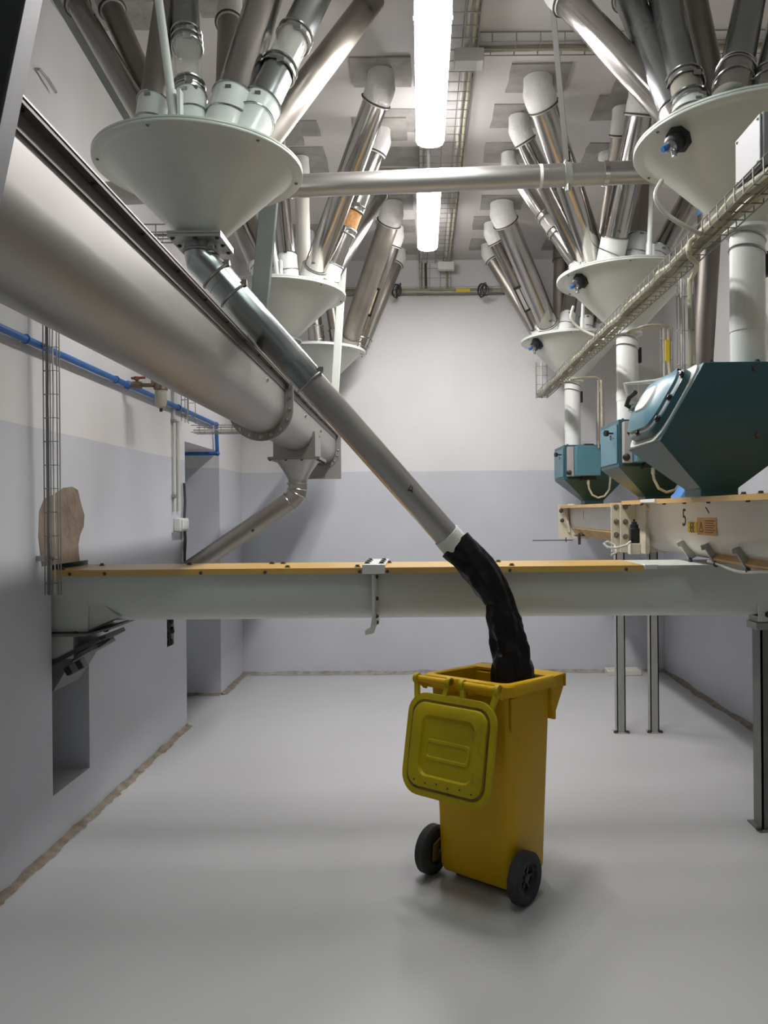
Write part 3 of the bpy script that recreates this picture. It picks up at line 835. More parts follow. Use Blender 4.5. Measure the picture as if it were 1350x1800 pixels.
# the lower end sits where the photo shows it, at the wall behind the crossing conveyor
e0, e1 = P(522, 880, yo), P(368, 985, yo)
ud = (e1 - e0).normalized()
bend0 = V((xo, yo, 1.73)); 
low = bend0 + ud * ((XL + .015 - bend0.x) / ud.x)
pth = [V((xo, yo, 1.84)), V((xo, yo, 1.775)), V((xo, yo, 1.775)).lerp(bend0, .5) + V((-.004, 0, 0)), bend0 + V((-.012, 0, .012)), bend0 + ud * .05, bend0 + ud * .085]
MB().path(pth, rp, 28).build('elbow', 'steel_dull', sp, sharp=50)
MB().tube(bend0 + ud * .08, low, rp * .98, seg=32).build('tube', 'steel_dull', sp)
for q, ax in ((V((xo, yo, 1.815)), V((0, 0, 1))), (V((xo, yo, 1.775)), V((.15, 0, 1))), (bend0 + V((-.006, 0, .012)), V((.5, 0, 1))), (bend0 + ud * .075, -ud)):
    MB().ring(q, ax, rp * 1.04, .005).box(q + V((-rp * .9, -rp * .6, 0)), (.02, .014, .014)).build('strap', 'chrome', sp)
bolt(sp, bend0 + ud * .42 + V((.03, -rp * .9, -.02)), (0, -1, 0), .007, 'bolt_dark')

# ------------------------------------------------------------------ diagonal sampling pipe into the bin
q0 = V((XLf, DF[0], ZL - .30 - .024))
d0, d1 = P(383, 487, 3.25), P(793, 950, 3.5)
ud = (d1 - d0).normalized()
dp = thing('diagonal_chute_pipe', 'long steel pipe sloping from the near left funnel down to the yellow bin', 'pipe', q0)
MB().path([q0, q0 + V((0, 0, -.045)), q0 + V((.004, 0, -.07)), d0 - ud * .02, d0 + ud * .03], .069, 32).build('elbow', 'steel_blue', dp, sharp=60)
jt = P(558, 660, 3.36)
dist = (jt - d0).dot(ud)
MB().tube(d0, d0 + ud * dist, .0675, seg=40).build('upper_tube', 'steel_blue', dp)
Ld = (d1 - d0).length
MB().tube(d0 + ud * (dist - .05), d0 + ud * (Ld - .02), .062, .0595, seg=40).build('lower_tube', 'trough_steel', dp)
for q, rr in ((-.005, .072), (.10, .070), (dist, .0695)):
    c = d0 + ud * q
    MB().ring(c, ud, rr, .0055, 36).box(c + V((.05, -.03, .045)), (.022, .022, .022)).build('clamp', 'bolt_steel', dp)
MB().ring(q0 + V((0, 0, -.03)), (0, 0, 1), .073, .006, 36).box(q0 + V((.05, -.06, -.03)), (.03, .016, .016)).build('clamp', 'bolt_steel', dp)
# marker scribble on the pipe
side = V((.35, -1, .1)); side = (side - ud * side.dot(ud)).normalized(); xx = ud.cross(side)
c = d0 + ud * (Ld * .80) + side * .0612 
w = MB()
for a0, a1, b0, b1 in ((-.012, .010, -.006, .010), (.0, .012, .004, -.006), (.012, .002, -.004, .012), (-.01, .02, -.014, -.006)):
    w.bar(c + xx * a0 + ud * b0, c + xx * a1 + ud * b1, .0035, .0015, up=side)
w.build('marker_scribble', 'ink', dp)
MB().tube(d0 + ud * (Ld - .035), d0 + ud * (Ld + .065), .0655, .067, seg=40).ring(d0 + ud * (Ld + .064), ud, .066, .003, 36).build('tape_band', 'tape', dp)

# black film hose hanging from the pipe into the bin
random.seed(21)
keys = [(800, 957, 3.52, 31), (822, 980, 3.51, 29), (842, 1000, 3.50, 30), (857, 1022, 3.49, 29), (869, 1042, 3.48, 27.5), (878, 1058, 3.475, 24.5), (881, 1080, 3.465, 29),
        (888, 1100, 3.455, 30), (894, 1120, 3.45, 31), (898, 1145, 3.44, 33), (900, 1165, 3.43, 35), (903, 1196, 3.42, 37), (904, 1230, 3.41, 38), (905, 1300, 3.40, 38)]
cen, rad = [], []
for i in range(len(keys) - 1):
    for k in range(5):
        s = k / 5
        q = [keys[i][j] * (1 - s) + keys[i + 1][j] * s for j in range(4)]
        cen.append(P(q[0], q[1], q[2])); rad.append(q[3] / F * q[2])
seg = 44
rings = []
x = None
import mathutils.noise as mn
for i, p in enumerate(cen):
    tt = (cen[min(i + 2, len(cen) - 1)] - cen[max(i - 2, 0)]).normalized()
    if x is None: x, _, _ = frame(tt)
    x = (x - tt * x.dot(tt)).normalized(); y = tt.cross(x)
    ring = []
    for j in range(seg):
        a = 2 * PI * j / seg
        al = i / len(cen)
        pleat = .10 * abs(math.sin(2.5 * a + 5 * al + 1.1 * math.sin(9 * al))) + .06 * math.sin(7 * a - 8 * al)
        fold = .9 * mn.noise(V((math.cos(a) * 1.1, math.sin(a) * 1.1, i * .16)))
        cr = .35 * abs(mn.noise(V((math.cos(a) * 2.4, math.sin(a) * 2.4, i * .32 + 9))))
        amp = min(1, i / 5)
        r = rad[i] * (1 + amp * (.11 * fold + 1.1 * pleat - .06 - .26 * cr))
        ring.append(p + (x * math.cos(a) + y * math.sin(a)) * r)
    rings.append(ring)
tag(MB().loft(rings, False, False).build('film_hose', 'bag_black', sharp=16), 'crumpled black plastic film hose hanging from the sloping pipe into the bin', 'hose')

# ------------------------------------------------------------------ pale conveyor crossing the room
CY0, CY1, CZ = 3.69, 4.10, 1.335
cyc, CR, czc = (CY0 + CY1) / 2, .168, 1.235
cv = thing('crossing_conveyor', 'pale green-grey screw conveyor with yellow lid crossing the room behind the bin', 'conveyor', (0, cyc, czc - CR))
def xsec(x, R, n=20):
    return [V((x, cyc - R, CZ - .012))] + [V((x, cyc - R * math.cos(PI * i / n), czc - R * math.sin(PI * i / n))) for i in range(n + 1)] + [V((x, cyc + R, CZ - .012))]
XJ, XE = P(658, 1040, 3.72).x, 2.05
for a, c in ((XL - .35, XJ - .004), (XJ + .004, XE)):
    MB().loft([xsec(q, CR) + list(reversed(xsec(q, CR - .004))) for q in (a, c)]).build('trough', 'conveyor_paint', cv)
for s in (-1, 1):
    y = cyc + s * CR
    MB().bb(XL - .35, XE, min(y, y + s * .036), max(y, y + s * .036), CZ - .014, CZ - .008).build('edge_flange', 'conveyor_paint', cv, smooth=False)
xl_end = P(1130, 990, 3.7).x
for a, c in ((XL + .004, XJ - .005), (XJ + .005, xl_end)):
    mb = MB().bb(a, c, CY0, CY1, CZ - .008, CZ)
    mb.bb(a, c, CY0 - .004, CY0, CZ - .028, CZ).bb(a, c, CY1, CY1 + .004, CZ - .028, CZ)
    mb.build('lid', 'lid_yellow', cv, smooth=False)
MB().bb(xl_end + .005, XE, CY0, CY1, CZ - .008, CZ - .001).build('plain_cover', 'conveyor_paint', cv, smooth=False)
MB().bb(xl_end + .002, xl_end + .07, CY0 - .005, CY0 + .04, CZ - .02, CZ + .004).build('end_clip', 'white_plastic', cv, bevel=.004)
for px in (135, 162, 320, 470, 490, 515, 633, 682, 880, 893):
    x = P(px, 990, 3.9).x
    bolt(cv, (x, CY0 + (.05 if px % 2 else .33), CZ), (0, 0, 1), .010, 'bolt_dark')
for px in (123, 184, 353, 466, 632, 681, 896, 1100):
    bolt(cv, (P(px, 990, 3.69).x, CY0 - .004, CZ - .018), (0, -1, 0), .006, 'bolt_dark')
# joint flanges with hook-shaped foot bracket
for s in (-1, 1):
    a = XJ + s * .007
    MB().loft([xsec(a - .004, CR + .034) + list(reversed(xsec(a - .004, CR + .0005))), xsec(a + .004, CR + .034) + list(reversed(xsec(a + .004, CR + .0005)))]).build('joint_flange', 'conveyor_paint', cv, sharp=30)
jc = MB().bb(XJ - .055, XJ + .055, CY0 - .014, CY1 + .014, CZ + .001, CZ + .016).bb(XJ - .055, XJ + .055, CY0 - .016, CY0 - .006, CZ - .03, CZ + .016).build('joint_cap', 'white_pipe', cv, bevel=.003)
for sx in (-.035, .035):
    for y in (3.74, 3.86, 3.98):
        bolt(jc, (XJ + sx, y, CZ + .016), (0, 0, 1), .010, 'bolt_dark')
MB().bb(XJ - .011, XJ + .005, CY0 - .006, CY0 + .05, 1.06, CZ - .03).build('bracket_strap', 'conveyor_paint', cv, bevel=.003)
mb = MB().prism([(XJ + .012, CY0 - .004, 1.09), (XJ + .012, CY0 - .004, 1.06), (XJ - .002, CY0 - .004, 1.02), (XJ - .045, CY0 - .004, 1.01), (XJ - .045, CY0 - .004, 1.03), (XJ - .018, CY0 - .004, 1.045), (XJ - .012, CY0 - .004, 1.09)], (0, .05, 0))
mb.build('hook_foot', 'conveyor_paint', cv, smooth=False)
for z in (1.29, 1.185, 1.10, 1.07):
    bolt(cv, (XJ + .012, CY0 + .01, z), (1, -.3, 0), .0075, 'bolt_dark')
# discharge box and gate at the wall end
MB().bb(XL - .3, -1.625, 3.735, 4.055, 1.03, 1.20).build('discharge_box', 'conveyor_paint', cv, bevel=.004)
MB().loft([[V((-1.625, y, 1.20)), V((-1.54, y, 1.15)), V((-1.48, y, 1.10)), V((-1.625, y, 1.04))] for y in (3.75, 4.04)]).build('discharge_fillet', 'conveyor_paint', cv)
gt = thing('slide_gate', 'dark steel slide gate under the wall end of the crossing conveyor', 'gate', (-1.68, 3.9, .80))
ra = math.radians(-18)
MB().bb(XL - .3, -1.62, 3.70, 4.09, 1.014, 1.027).build('flange_plate', 'leg_dark', gt, smooth=False)
MB().bar((-1.62, 3.895, 1.02), (-1.50, 3.895, 1.052), .39, .010, up=(0, 0, 1)).build('flange_wing', 'leg_dark', gt)
for x, y in ((-1.60, 3.72), (-1.53, 3.72), (-1.68, 3.72)):
    bolt(gt, (x, y, 1.035 if x > -1.65 else 1.027), (0, -.2, 1), .009, 'bolt_dark')
MB().bb(XL - .25, -1.70, 3.74, 4.05, .90, 1.013).build('neck', 'conveyor_paint', gt, smooth=False)
MB().bar((XL - .12, 3.90, .83), (-1.575, 3.90, .995), .34, .022, up=(0, 0, 1)).build('slide_frame', 'dark_steel', gt)
MB().bar((XL - .12, 3.90, .79), (-1.62, 3.90, .945), .30, .02, up=(0, 0, 1)).build('slide_plate', 'leg_dark', gt)
MB().bar((-1.64, 3.78, .97), (-1.545, 3.78, 1.005), .05, .012, up=(0, 0, 1)).bar((-1.62, 3.86, .94), (-1.56, 3.86, .98), .05, .012, up=(0, 0, 1)).build('latch', 'dark_steel', gt)
MB().box((-1.685, 3.74, .862), (.09, .05, .05), Matrix.Rotation(math.radians(-28), 3, 'Y')).build('actuator', 'leg_dark', gt, bevel=.003)
for s in (-1, 1):
    MB().box((-1.685 + s * .028, 3.712, .862 + s * .015), (.026, .012, .04), Matrix.Rotation(math.radians(-28), 3, 'Y')).build('slot', 'black_plastic', gt)
MB().prism([(XL - .2, 3.74, .90), (-1.70, 3.74, .90), (XL - .02, 3.74, .74), (XL - .2, 3.74, .70)], (0, .30, 0)).build('chute', 'leg_dark', gt, smooth=False)

# ------------------------------------------------------------------ cream conveyors on the right
def long_conveyor(label, xc, y0, y1, ztop, R, zc, xl0, xl1, lid_mat):
    t = thing('cream_conveyor', label, 'conveyor', (xc, (y0 + y1) / 2, zc - R), 'cream screw conveyors on the right')
    def sec(y, r, n=20):
        return [V((xc - r, y, ztop - .012))] + [V((xc - r * math.cos(PI * i / n), y, zc - r * math.sin(PI * i / n))) for i in range(n + 1)] + [V((xc + r, y, ztop - .012))]
    MB().loft([sec(y, R) + list(reversed(sec(y, R - .004))) for y in (y0, y1)]).build('trough', 'cream_white', t)
    return t, sec
cxn, czn, RN, ZN = 1.49, 1.525, .175, 1.655
near_y1 = 4.64
nc, sec = long_conveyor('near cream screw conveyor marked 5 under the large teal hopper', cxn, 1.2, near_y1, ZN, RN, czn, 0, 0, 'lid_yellow')
MB().bb(1.215, 1.76, 1.2, 3.95, ZN - .012, ZN).bb(1.211, 1.215, 1.2, 3.95, ZN - .022, ZN + .001).build('lid', 'lid_yellow', nc, smooth=False)
MB().bb(1.205, 1.77, 3.96, 4.22, ZN - .014, ZN + .003).build('lid_joint_cover', 'white_pipe', nc, smooth=False)
MB().bb(1.215, 1.76, 4.23, near_y1, ZN - .012, ZN).bb(1.211, 1.215, 4.23, near_y1, ZN - .022, ZN + .001).build('lid', 'lid_yellow', nc, smooth=False)
MB().bb(1.235, 1.32, 1.2, near_y1, ZN - .018, ZN - .012).build('edge_flange', 'cream_white', nc, smooth=False)
MB().bb(1.205, 1.78, near_y1, near_y1 + .012, 1.345, ZN - .013).build('end_plate', 'cream', nc, smooth=False)
MB().bb(1.30, 1.322, 4.45, near_y1, 1.345, ZN - .02).build('side_stiffener', 'cream', nc, smooth=False)
for z in (1.62, 1.53, 1.44):
    bolt(nc, (1.235, near_y1, z), (0, -1, 0), .012, 'bolt_steel')
for y in (3.9, 4.3, 4.55, 3.6, 3.3, 2.9):
    bolt(nc, (1.235, y, ZN - .018), (0, 0, -1), .009, 'bolt_dark')
for y in (3.28, 3.45, 2.95, 2.8):
    bolt(nc, (1.24, y, ZN), (0, 0, 1), .010, 'bolt_dark')
# bottom inspection flap with its timber strip and three spring clips
def onU(a, r=RN): return V((cxn - r * math.cos(a), 0, czn - r * math.sin(a)))
fa = math.radians(52)
mb = MB()
q = onU(fa, RN + .012)
mb.bar((q.x, 1.2, q.z), (q.x, 3.62, q.z), .022, .04, up=(math.cos(fa), 0, math.sin(fa)))
mb.build('flap_strip', 'ochre', nc, bevel=.003)
q2 = onU(math.radians(80), RN + .006)
MB().loft([[onU(math.radians(a), RN + .002) + V((0, y, 0)) for a in (52, 65, 80, 95, 110)] + [onU(math.radians(a), RN + .009) + V((0, y, 0)) for a in (110, 95, 80, 65, 52)] for y in (1.2, 3.62)]).build('bottom_flap', 'cream_white', nc)
for px in (1200, 1243, 1298):
    aa = math.radians(33)
    top_ = onU(aa, RN + .012)
    yy = (top_.x) * F / (px - CX)
    p0 = top_ + V((0, yy, .012)); p1 = onU(math.radians(58), RN + .03) + V((0, yy, 0))
    sc_ = MB().bar(p0, p1, .042, .014, up=(0, 1, 0)).build('spring_clip', 'galvanised', nc, bevel=.003)
    MB().bar(p0 + V((-.012, 0, .004)), p0.lerp(p1, .25) + V((-.018, 0, 0)), .045, .012, up=(0, 1, 0)).build('clip_head', 'galvanised', sc_, bevel=.003)
    bolt(sc_, p1 + V((-.012, -.01, -.006)), (-1, -.3, -.3), .010, 'bolt_dark')
# hose lying along the clips
mb = MB().path([onU(math.radians(56), RN + .045) + V((0, y, .012 * math.sin(y * 9))) for y in [3.66 - .08 * i for i in range(24)]], .007, 8)
mb.build('clip_hose', 'cable_white', nc)
# lettering and labels, standing on the trough's upright side
def side_pt(px, py):
    d = (cxn - RN) * F / (px - CX)
    return P(px, py, d)
p = side_pt(1203, 913)
XS = cxn - RN - .0012
text(nc, '5', 'ink', .125, (XS, p.y, 1.6 - .018 + (900 - 916) / F * p.y + .02), (0, -1, 0), (0, 0, 1))
def plate(px0, px1, py0, py1, m, name):
    a, b = side_pt(px0, (py0 + py1) / 2), side_pt(px1, (py0 + py1) / 2)
    ym = (a.y + b.y) / 2
    z0 = EYE + (CY - py1) / F * ym - (((px0 + px1) / 2 - CX) * sa) / F * ym
    z1 = EYE + (CY - py0) / F * ym - (((px0 + px1) / 2 - CX) * sa) / F * ym
    mb = MB().bb(XS - .0008, XS + .0008, b.y, a.y, z0, z1)
    o = mb.build(name, m, nc, smooth=False)
    return (a.y, b.y, z0, z1)
ya, yb, z0, z1 = plate(1209, 1225, 918, 936, 'yellow_label', 'warning_label')
text(nc, 'XX', 'ink', .045, (XS - .0015, (ya + yb) / 2, z0 + (z1 - z0) * .68), (0, -1, 0), (0, 0, 1))
text(nc, 'XX', 'ink', .045, (XS - .0015, (ya + yb) / 2, z0 + (z1 - z0) * .25), (0, -1, 0), (0, 0, 1))
ya, yb, z0, z1 = plate(1226, 1260, 910, 941, 'orange_label', 'warning_label')
mb = MB()
yt = ya + (yb - ya) * .22
for (a0, b0, a1, b1) in ((.0, .75, -.10, .2), (.0, .75, .10, .2), (-.1, .2, .1, .2), (0, .6, 0, .35)):
    w_ = (yb - ya)
    mb.bar((XS - .0012, yt + a0 * w_, z0 + b0 * (z1 - z0)), (XS - .0012, yt + a1 * w_, z0 + b1 * (z1 - z0)), .004, .001, up=(1, 0, 0))
for k in range(6):
    mb.bb(XS - .0016, XS - .0008, ya + (yb - ya) * .42, ya + (yb - ya) * (.92 if k % 2 else .84), z0 + (z1 - z0) * (.15 + .13 * k), z0 + (z1 - z0) * (.15 + .13 * k) + .004)
mb.build('label_print', 'rust', nc)
p = side_pt(1248, 905)
MB().bar((XS, p.y + .05, 1.61), (XS, p.y + .01, 1.585), .006, .0012, up=(1, 0, 0)).build('pen_mark', 'ink', nc)
# proximity switch and its bracket on the end plate
sw = thing('limit_switch', 'black plug-shaped limit switch on a cream block by the conveyor joint', 'switch', P(1116, 983, 4.4))
a = P(1116, 968, 4.42)
MB().bb(a.x - .03, a.x + .03, 4.40, 4.46, 1.345, P(1116, 955, 4.42).z).build('mounting_block', 'cream', sw, bevel=.003)
MB().bb(a.x - .026, a.x + .026, 4.405, 4.455, P(1116, 955, 4.42).z + .001, P(1116, 928, 4.42).z).build('housing', 'black_plastic', sw, bevel=.005)
MB().lathe([(.024, 0), (.024, .02), (.016, .022), (.016, .034), (.006, .036), (.006, .05)], (a.x, 4.43, P(1116, 928, 4.42).z), seg=16, caps=(True, True)).build('plunger', 'black_plastic', sw)
MB().path([(a.x - .03, 4.40, 1.42), (a.x - .06, 4.38, 1.40), (a.x - .13, 4.36, 1.385), (a.x - .17, 4.36, 1.39), (a.x - .19, 4.38, 1.41), (a.x - .16, 4.41, 1.42), (a.x - .12, 4.41, 1.40), (a.x - .12, 4.36, 1.36), (a.x - .16, 4.33, 1.348)], .007, 8).build('cable', 'cable_white', sw)
MB().bb(1.32, 1.36, 4.42, 4.44, 1.60, 1.612).tube((1.30, 4.43, 1.606), (1.36, 4.43, 1.606), .012, seg=10).build('stop_pin', 'cream', sw)

cxf, czf, RFc, ZF = 1.545, 1.52, .16, 1.648
fc, _ = long_conveyor('far cream screw conveyor under the two smaller teal hoppers', cxf, 4.72, 7.16, ZF, RFc, czf, 0, 0, 'lid_yellow')
MB().bb(1.30, 1.79, 4.72, 7.16, ZF - .012, ZF).bb(1.296, 1.30, 4.72, 7.16, ZF - .024, ZF + .001).build('lid', 'lid_yellow', fc, smooth=False)
MB().bb(1.28, 1.81, 7.16, 7.172, 1.34, ZF + .01).build('end_plate', 'cream', fc, smooth=False)
MB().bb(1.165, 1.82, 4.70, 4.715, 1.345, ZF - .012).build('end_plate', 'cream', fc, smooth=False)
for z in (1.62, 1.53, 1.45): bolt(fc, (1.195, 4.70, z), (0, -1, 0), .012, 'bolt_steel')
MB().loft([[V((cxf - RFc - .03, y, ZF - .012)), V((cxf - RFc - .06, y, ZF - .012)), V((cxf - RFc - .06, y, ZF - .04)), V((cxf - RFc - .02, y, 1.40)), V((cxf - RFc, y, 1.40))] for y in (7.13, 7.158)]).build('end_rim', 'cream', fc, smooth=False)
bolt(fc, (1.30, 7.13, 1.60), (0, -1, 0), .014, 'bolt_dark'); bolt(fc, (1.31, 7.13, 1.51), (0, -1, 0), .014, 'bolt_dark')
def onF(a, r): return V((cxf - r * math.cos(a), 0, czf - r * math.sin(a)))
MB().loft([[onF(math.radians(a), RFc + .002) + V((0, y, 0)) for a in (28, 40, 52, 64)] + [onF(math.radians(a), RFc + .014) + V((0, y, 0)) for a in (64, 52, 40, 28)] for y in (5.0, 7.05)]).build('bottom_flap', 'ochre', fc)
text(fc, '1', 'ink', .10, (cxf - RFc - .0012, 6.55, 1.56), (0, -1, 0), (0, 0, 1))
MB().bb(1.31, 1.35, 6.75, 6.85, ZF, ZF + .012).build('lid_clip', 'white_pipe', fc)
mb = MB().tube((1.40, 6.8, 1.40), (1.40, 6.8, 1.30), .012, seg=10).bb(1.36, 1.44, 6.76, 6.84, 1.375, 1.385).bar((1.0, 6.9, 1.335), (1.36, 6.9, 1.335), .008, .008).bar((1.30, 6.9, 1.32), (1.30, 6.9, 1.36), .008, .008)
mb.build('flap_lever', 'bolt_dark', fc)

def leg(label, x, y, z, w, m, base=True, group='steel legs under the conveyors'):
    t = thing('support_leg', label, 'leg', (x, y, 0), group)
    th = .008
    # angle/channel section open to the right
    MB().bb(x - w / 2, x + w / 2, y - w / 2, y - w / 2 + th, .006, z).build('front_web', m, t, smooth=False)
    MB().bb(x - w / 2, x - w / 2 + th, y - w / 2, y + w / 2, .006, z).build('side_web', m, t, smooth=False)
    MB().bb(x + w / 2 - th, x + w / 2, y - w / 2, y + w / 2, .006, z).build('side_web', m, t, smooth=False)
    MB().bb(x - w * .75, x + w * .75, y - w * .75, y + w * .75, 0, .006).build('base_plate', m, t, smooth=False)
    for s in (-1, 1):
        bolt(t, (x + s * w * .66, y - w * .5, .006), (0, 0, 1), .012, 'bolt_dark')
    return t
leg('grey steel leg under the far cream conveyor, the left of the pair', 1.425, 5.54, 1.345, .062, 'leg_paint')
leg('grey steel leg under the far cream conveyor, the right of the pair', 1.665, 5.54, 1.345, .062, 'leg_paint')
t = leg('dark steel leg at the right photo edge under the crossing conveyor', 1.735, 3.87, 1.0, .10, 'leg_dark')
MB().bb(1.66, 1.95, 3.81, 3.93, 1.0, 1.035).bb(1.67, 1.95, 3.815, 3.925, 1.036, 1.066).build('head_plate', 'leg_paint', t, smooth=False)
MB().bb(1.645, 1.95, 3.75, 3.76, 1.05, 1.16).build('saddle_plate', 'conveyor_paint', cv, smooth=False)
bolt(cv, (1.69, 3.75, 1.085), (0, -1, 0), .011, 'bolt_dark'); bolt(cv, (1.73, 3.75, 1.10), (0, -1, 0), .011, 'bolt_dark')

# ------------------------------------------------------------------ teal hoppers and the white pipes that feed them
GH = 'teal hoppers on the cream conveyors'
def rect(x0, x1, y0, y1, z): return [V((x0, y0, z)), V((x1, y0, z)), V((x1, y1, z)), V((x0, y1, z))]
def small_hopper(label, dy):
    y0, y1 = 4.90 + dy, 5.38 + dy
    t = thing('teal_hopper', label, 'hopper', (1.54, (y0 + y1) / 2, 1.656), GH)
    MB().loft([rect(1.265, 1.70, y0, y1, 2.18), rect(1.265, 1.80, y0, y1, 1.878), rect(1.475, 1.645, 5.05 + dy, 5.22 + dy, 1.69), rect(1.475, 1.645, 5.05 + dy, 5.22 + dy, 1.657)]).build('shell', 'teal', t, bevel=.004)
    sd = MB().bb(1.255, 1.2645, y0 + .015, y1 - .03, 1.90, 2.15).build('side_door', 'teal_light', t, bevel=.003)
    MB().tube((1.255, y0 + .08, 2.07), (1.235, y0 + .08, 2.07), .006, seg=8).tube((1.235, y0 + .08, 2.085), (1.235, y0 + .08, 2.055), .006, seg=8).build('door_latch', 'chrome', sd)
    MB().lathe([(.006, 0), (.006, .035), (.02, .04), (.02, .06)], (1.255, y0 + .10, 2.10), axis=(-1, -.3, 0), seg=14, caps=(True, True)).build('door_knob', 'black_plastic', sd)
    # control cabinet on the front
    c = MB().bb(1.34, 1.55, y0 - .16, y0 - .001, 1.90, 2.16).build('control_box', 'teal_light', t, bevel=.005)
    MB().bb(1.285, 1.338, y0 - .06, y0 - .001, 1.90, 2.16).build('box_side_panel', 'window_grey', t, bevel=.003)
    MB().lathe([(.008, 0), (.008, .03), (.022, .035), (.024, .055), (.012, .06)], (1.30, y0 - .06, 1.93), axis=(-.3, -1, 0), seg=14, caps=(True, True)).build('knob', 'black_plastic', c)
    v = MB().bb(1.40, 1.52, y0 - .11, y0 - .06, 1.865, 1.899).tube((1.385, y0 - .085, 1.875), (1.40, y0 - .085, 1.875), .022, seg=14)
    v.build('valve_block', 'black_plastic', c)
    MB().tube((1.455, y0 - .09, 1.865), (1.455, y0 - .09, 1.825), .012, seg=10).build('cable_gland', 'cable_white', c)
    MB().path([V((1.455, y0 - .09, 1.83)), V((1.462, y0 - .09, 1.79)), V((1.49, y0 - .09, 1.735)), V((1.54, y0 - .085, 1.71)), V((1.60, y0 - .07, 1.725)), V((1.645, y0 - .05, 1.78)), V((1.66, y0 - .03, 1.86)), V((1.665, y0 - .02, 2.0)), V((1.665, y0 - .02, 2.19))], .009, 8).build('cable', 'cable_cream', t)
    MB().bb(1.42, 1.50, y0 - .12, y0 - .05, 2.161, 2.178).build('top_connector', 'black_plastic', c, bevel=.003)
    for x in (1.30, 1.45, 1.6):
        bolt(t, (x, y0 + .03, 2.18), (0, 0, 1), .008, 'bolt_dark')
    return t
small_hopper('smallest teal hopper with a square control box, at the far end', 1.86)
small_hopper('teal hopper with a grey strip window, between the other two', 0)
bh = thing('teal_hopper', 'large dark teal hopper with slanted door nearest the camera on the right', 'hopper', (1.3, 3.35, 1.656), GH)
by0, by1 = 3.12, 3.60
MB().loft([rect(1.155, 1.56, by0, by1, 2.20), rect(.973, 1.56, by0, by1, 1.882), rect(1.185, 1.345, 3.25, 3.45, 1.69), rect(1.185, 1.345, 3.25, 3.45, 1.657)]).build('shell', 'teal', bh, bevel=.004)
# door on the slanted flank: local axes along the slope and along the conveyor
A = V((.973, 0, 1.882)); B = V((1.155, 0, 2.20))
sl = (B - A).normalized(); nn = V((-sl.z, 0, sl.x))
Ls = (B - A).length
def door_ring(w, h, r, off, n=5):
    return [A + sl * (Ls / 2 + b) + V((0, (by0 + by1) / 2 + a, 0)) + nn * off for a, b in rrect(w, h, r, n)]
MB().loft([door_ring(.46, Ls * .99, .07, .001), door_ring(.46, Ls * .99, .07, .008)]).build('door_frame', 'conveyor_paint', bh, smooth=False)
do = MB().loft([door_ring(.43, .315, .10, .008), door_ring(.43, .315, .10, .036), door_ring(.42, .305, .10, .040)]).build('door', 'teal', bh, sharp=30)
MB().loft([door_ring(.41, .295, .095, .040), door_ring(.40, .285, .09, .047)]).build('door_gasket', 'white_plastic', do, sharp=30)
MB().loft([door_ring(.39, .275, .085, .047), door_ring(.39, .275, .085, .060), door_ring(.30, .19, .06, .085)]).build('door_bulge', 'teal_light', do, sharp=30)
MB().loft([door_ring(.20, .12, .05, .085), door_ring(.19, .11, .05, .094)]).build('door_window', 'white_plastic', do, sharp=30)
for a, b in ((-.20, -.10), (-.20, .0), (-.20, .11), (.0, -.145), (.18, -.12), (.1, .145), (-.1, .145)):
    bolt(do, A + sl * (Ls / 2 + b) + V((0, (by0 + by1) / 2 + a, 0)) + nn * .042, nn, .011, 'black_plastic')
c = A + sl * (Ls * .45) + V((0, by1 - .06, 0)) + nn * .07
MB().path([c, c + nn * .05, c + nn * .06 + sl * .03 + V((0, -.03, 0)), c + nn * .055 + sl * .05 + V((0, -.08, 0))], .011, 10).build('door_handle', 'black_plastic', do)
MB().tube(c - nn * .03, c + nn * .03, .02, seg=12).build('handle_base', 'chrome', do)
MB().path([c + nn * .02 + V((0, .02, 0)), c + nn * .05 + V((0, .02, .10)), V((1.10, by1 - .02, 2.20)), V((1.16, by1 - .03, 2.215)), V((1.20, by1 - .06, 2.205))], .010, 8).build('air_hose', 'cable_white', bh)
for x in (1.19, 1.38, 1.52):
    bolt(bh, (x, by0 + .02, 2.20), (0, 0, 1), .010, 'bolt_dark')
bolt(bh, (1.36, by0, 2.17), (0, -1, 0), .008, 'bolt_dark'); bolt(bh, (1.37, by0, 1.90), (0, -1, 0), .008, 'bolt_dark')
gf = 'white drop pipes under the right funnels'
for k, lab in enumerate(('wide white drop pipe into the large near teal hopper', 'white drop pipe into the middle teal hopper', 'white drop pipe into the farthest teal hopper')):
    d = DF[k]; zt = ZR - .36; zb = 2.20 if k == 0 else 2.18
    t = thing('drop_pipe', lab, 'pipe', (XRf, d, zb), gf)
    MB().tube((XRf, d, zb + .001), (XRf, d, zt - .002), .071, seg=40).build('tube', 'white_pipe', t)
    MB().tube((XRf, d, zb + .15), (XRf, d, zb + .21), .0735, seg=40).build('sleeve', 'white_pipe', t)
    MB().ring((XRf, d, zt - .10), (.25, .1, 1), .074, .005, 36).build('strap', 'chrome', t)
    MB().ring((XRf, d, zt - .045), (.25, .1, 1), .074, .004, 36).build('strap', 'chrome', t)
    MB().lathe([(.072, 0), (.10, 0), (.10, .014), (.072, .014)], (XRf, d, zt - .016), seg=36).build('top_flange', 'white_pipe', t, sharp=50)
    MB().bb(XRf + .073, XRf + .09, d - .02, d + .02, zt - .2, zt - .1).build('pipe_clip', 'black_plastic', t)
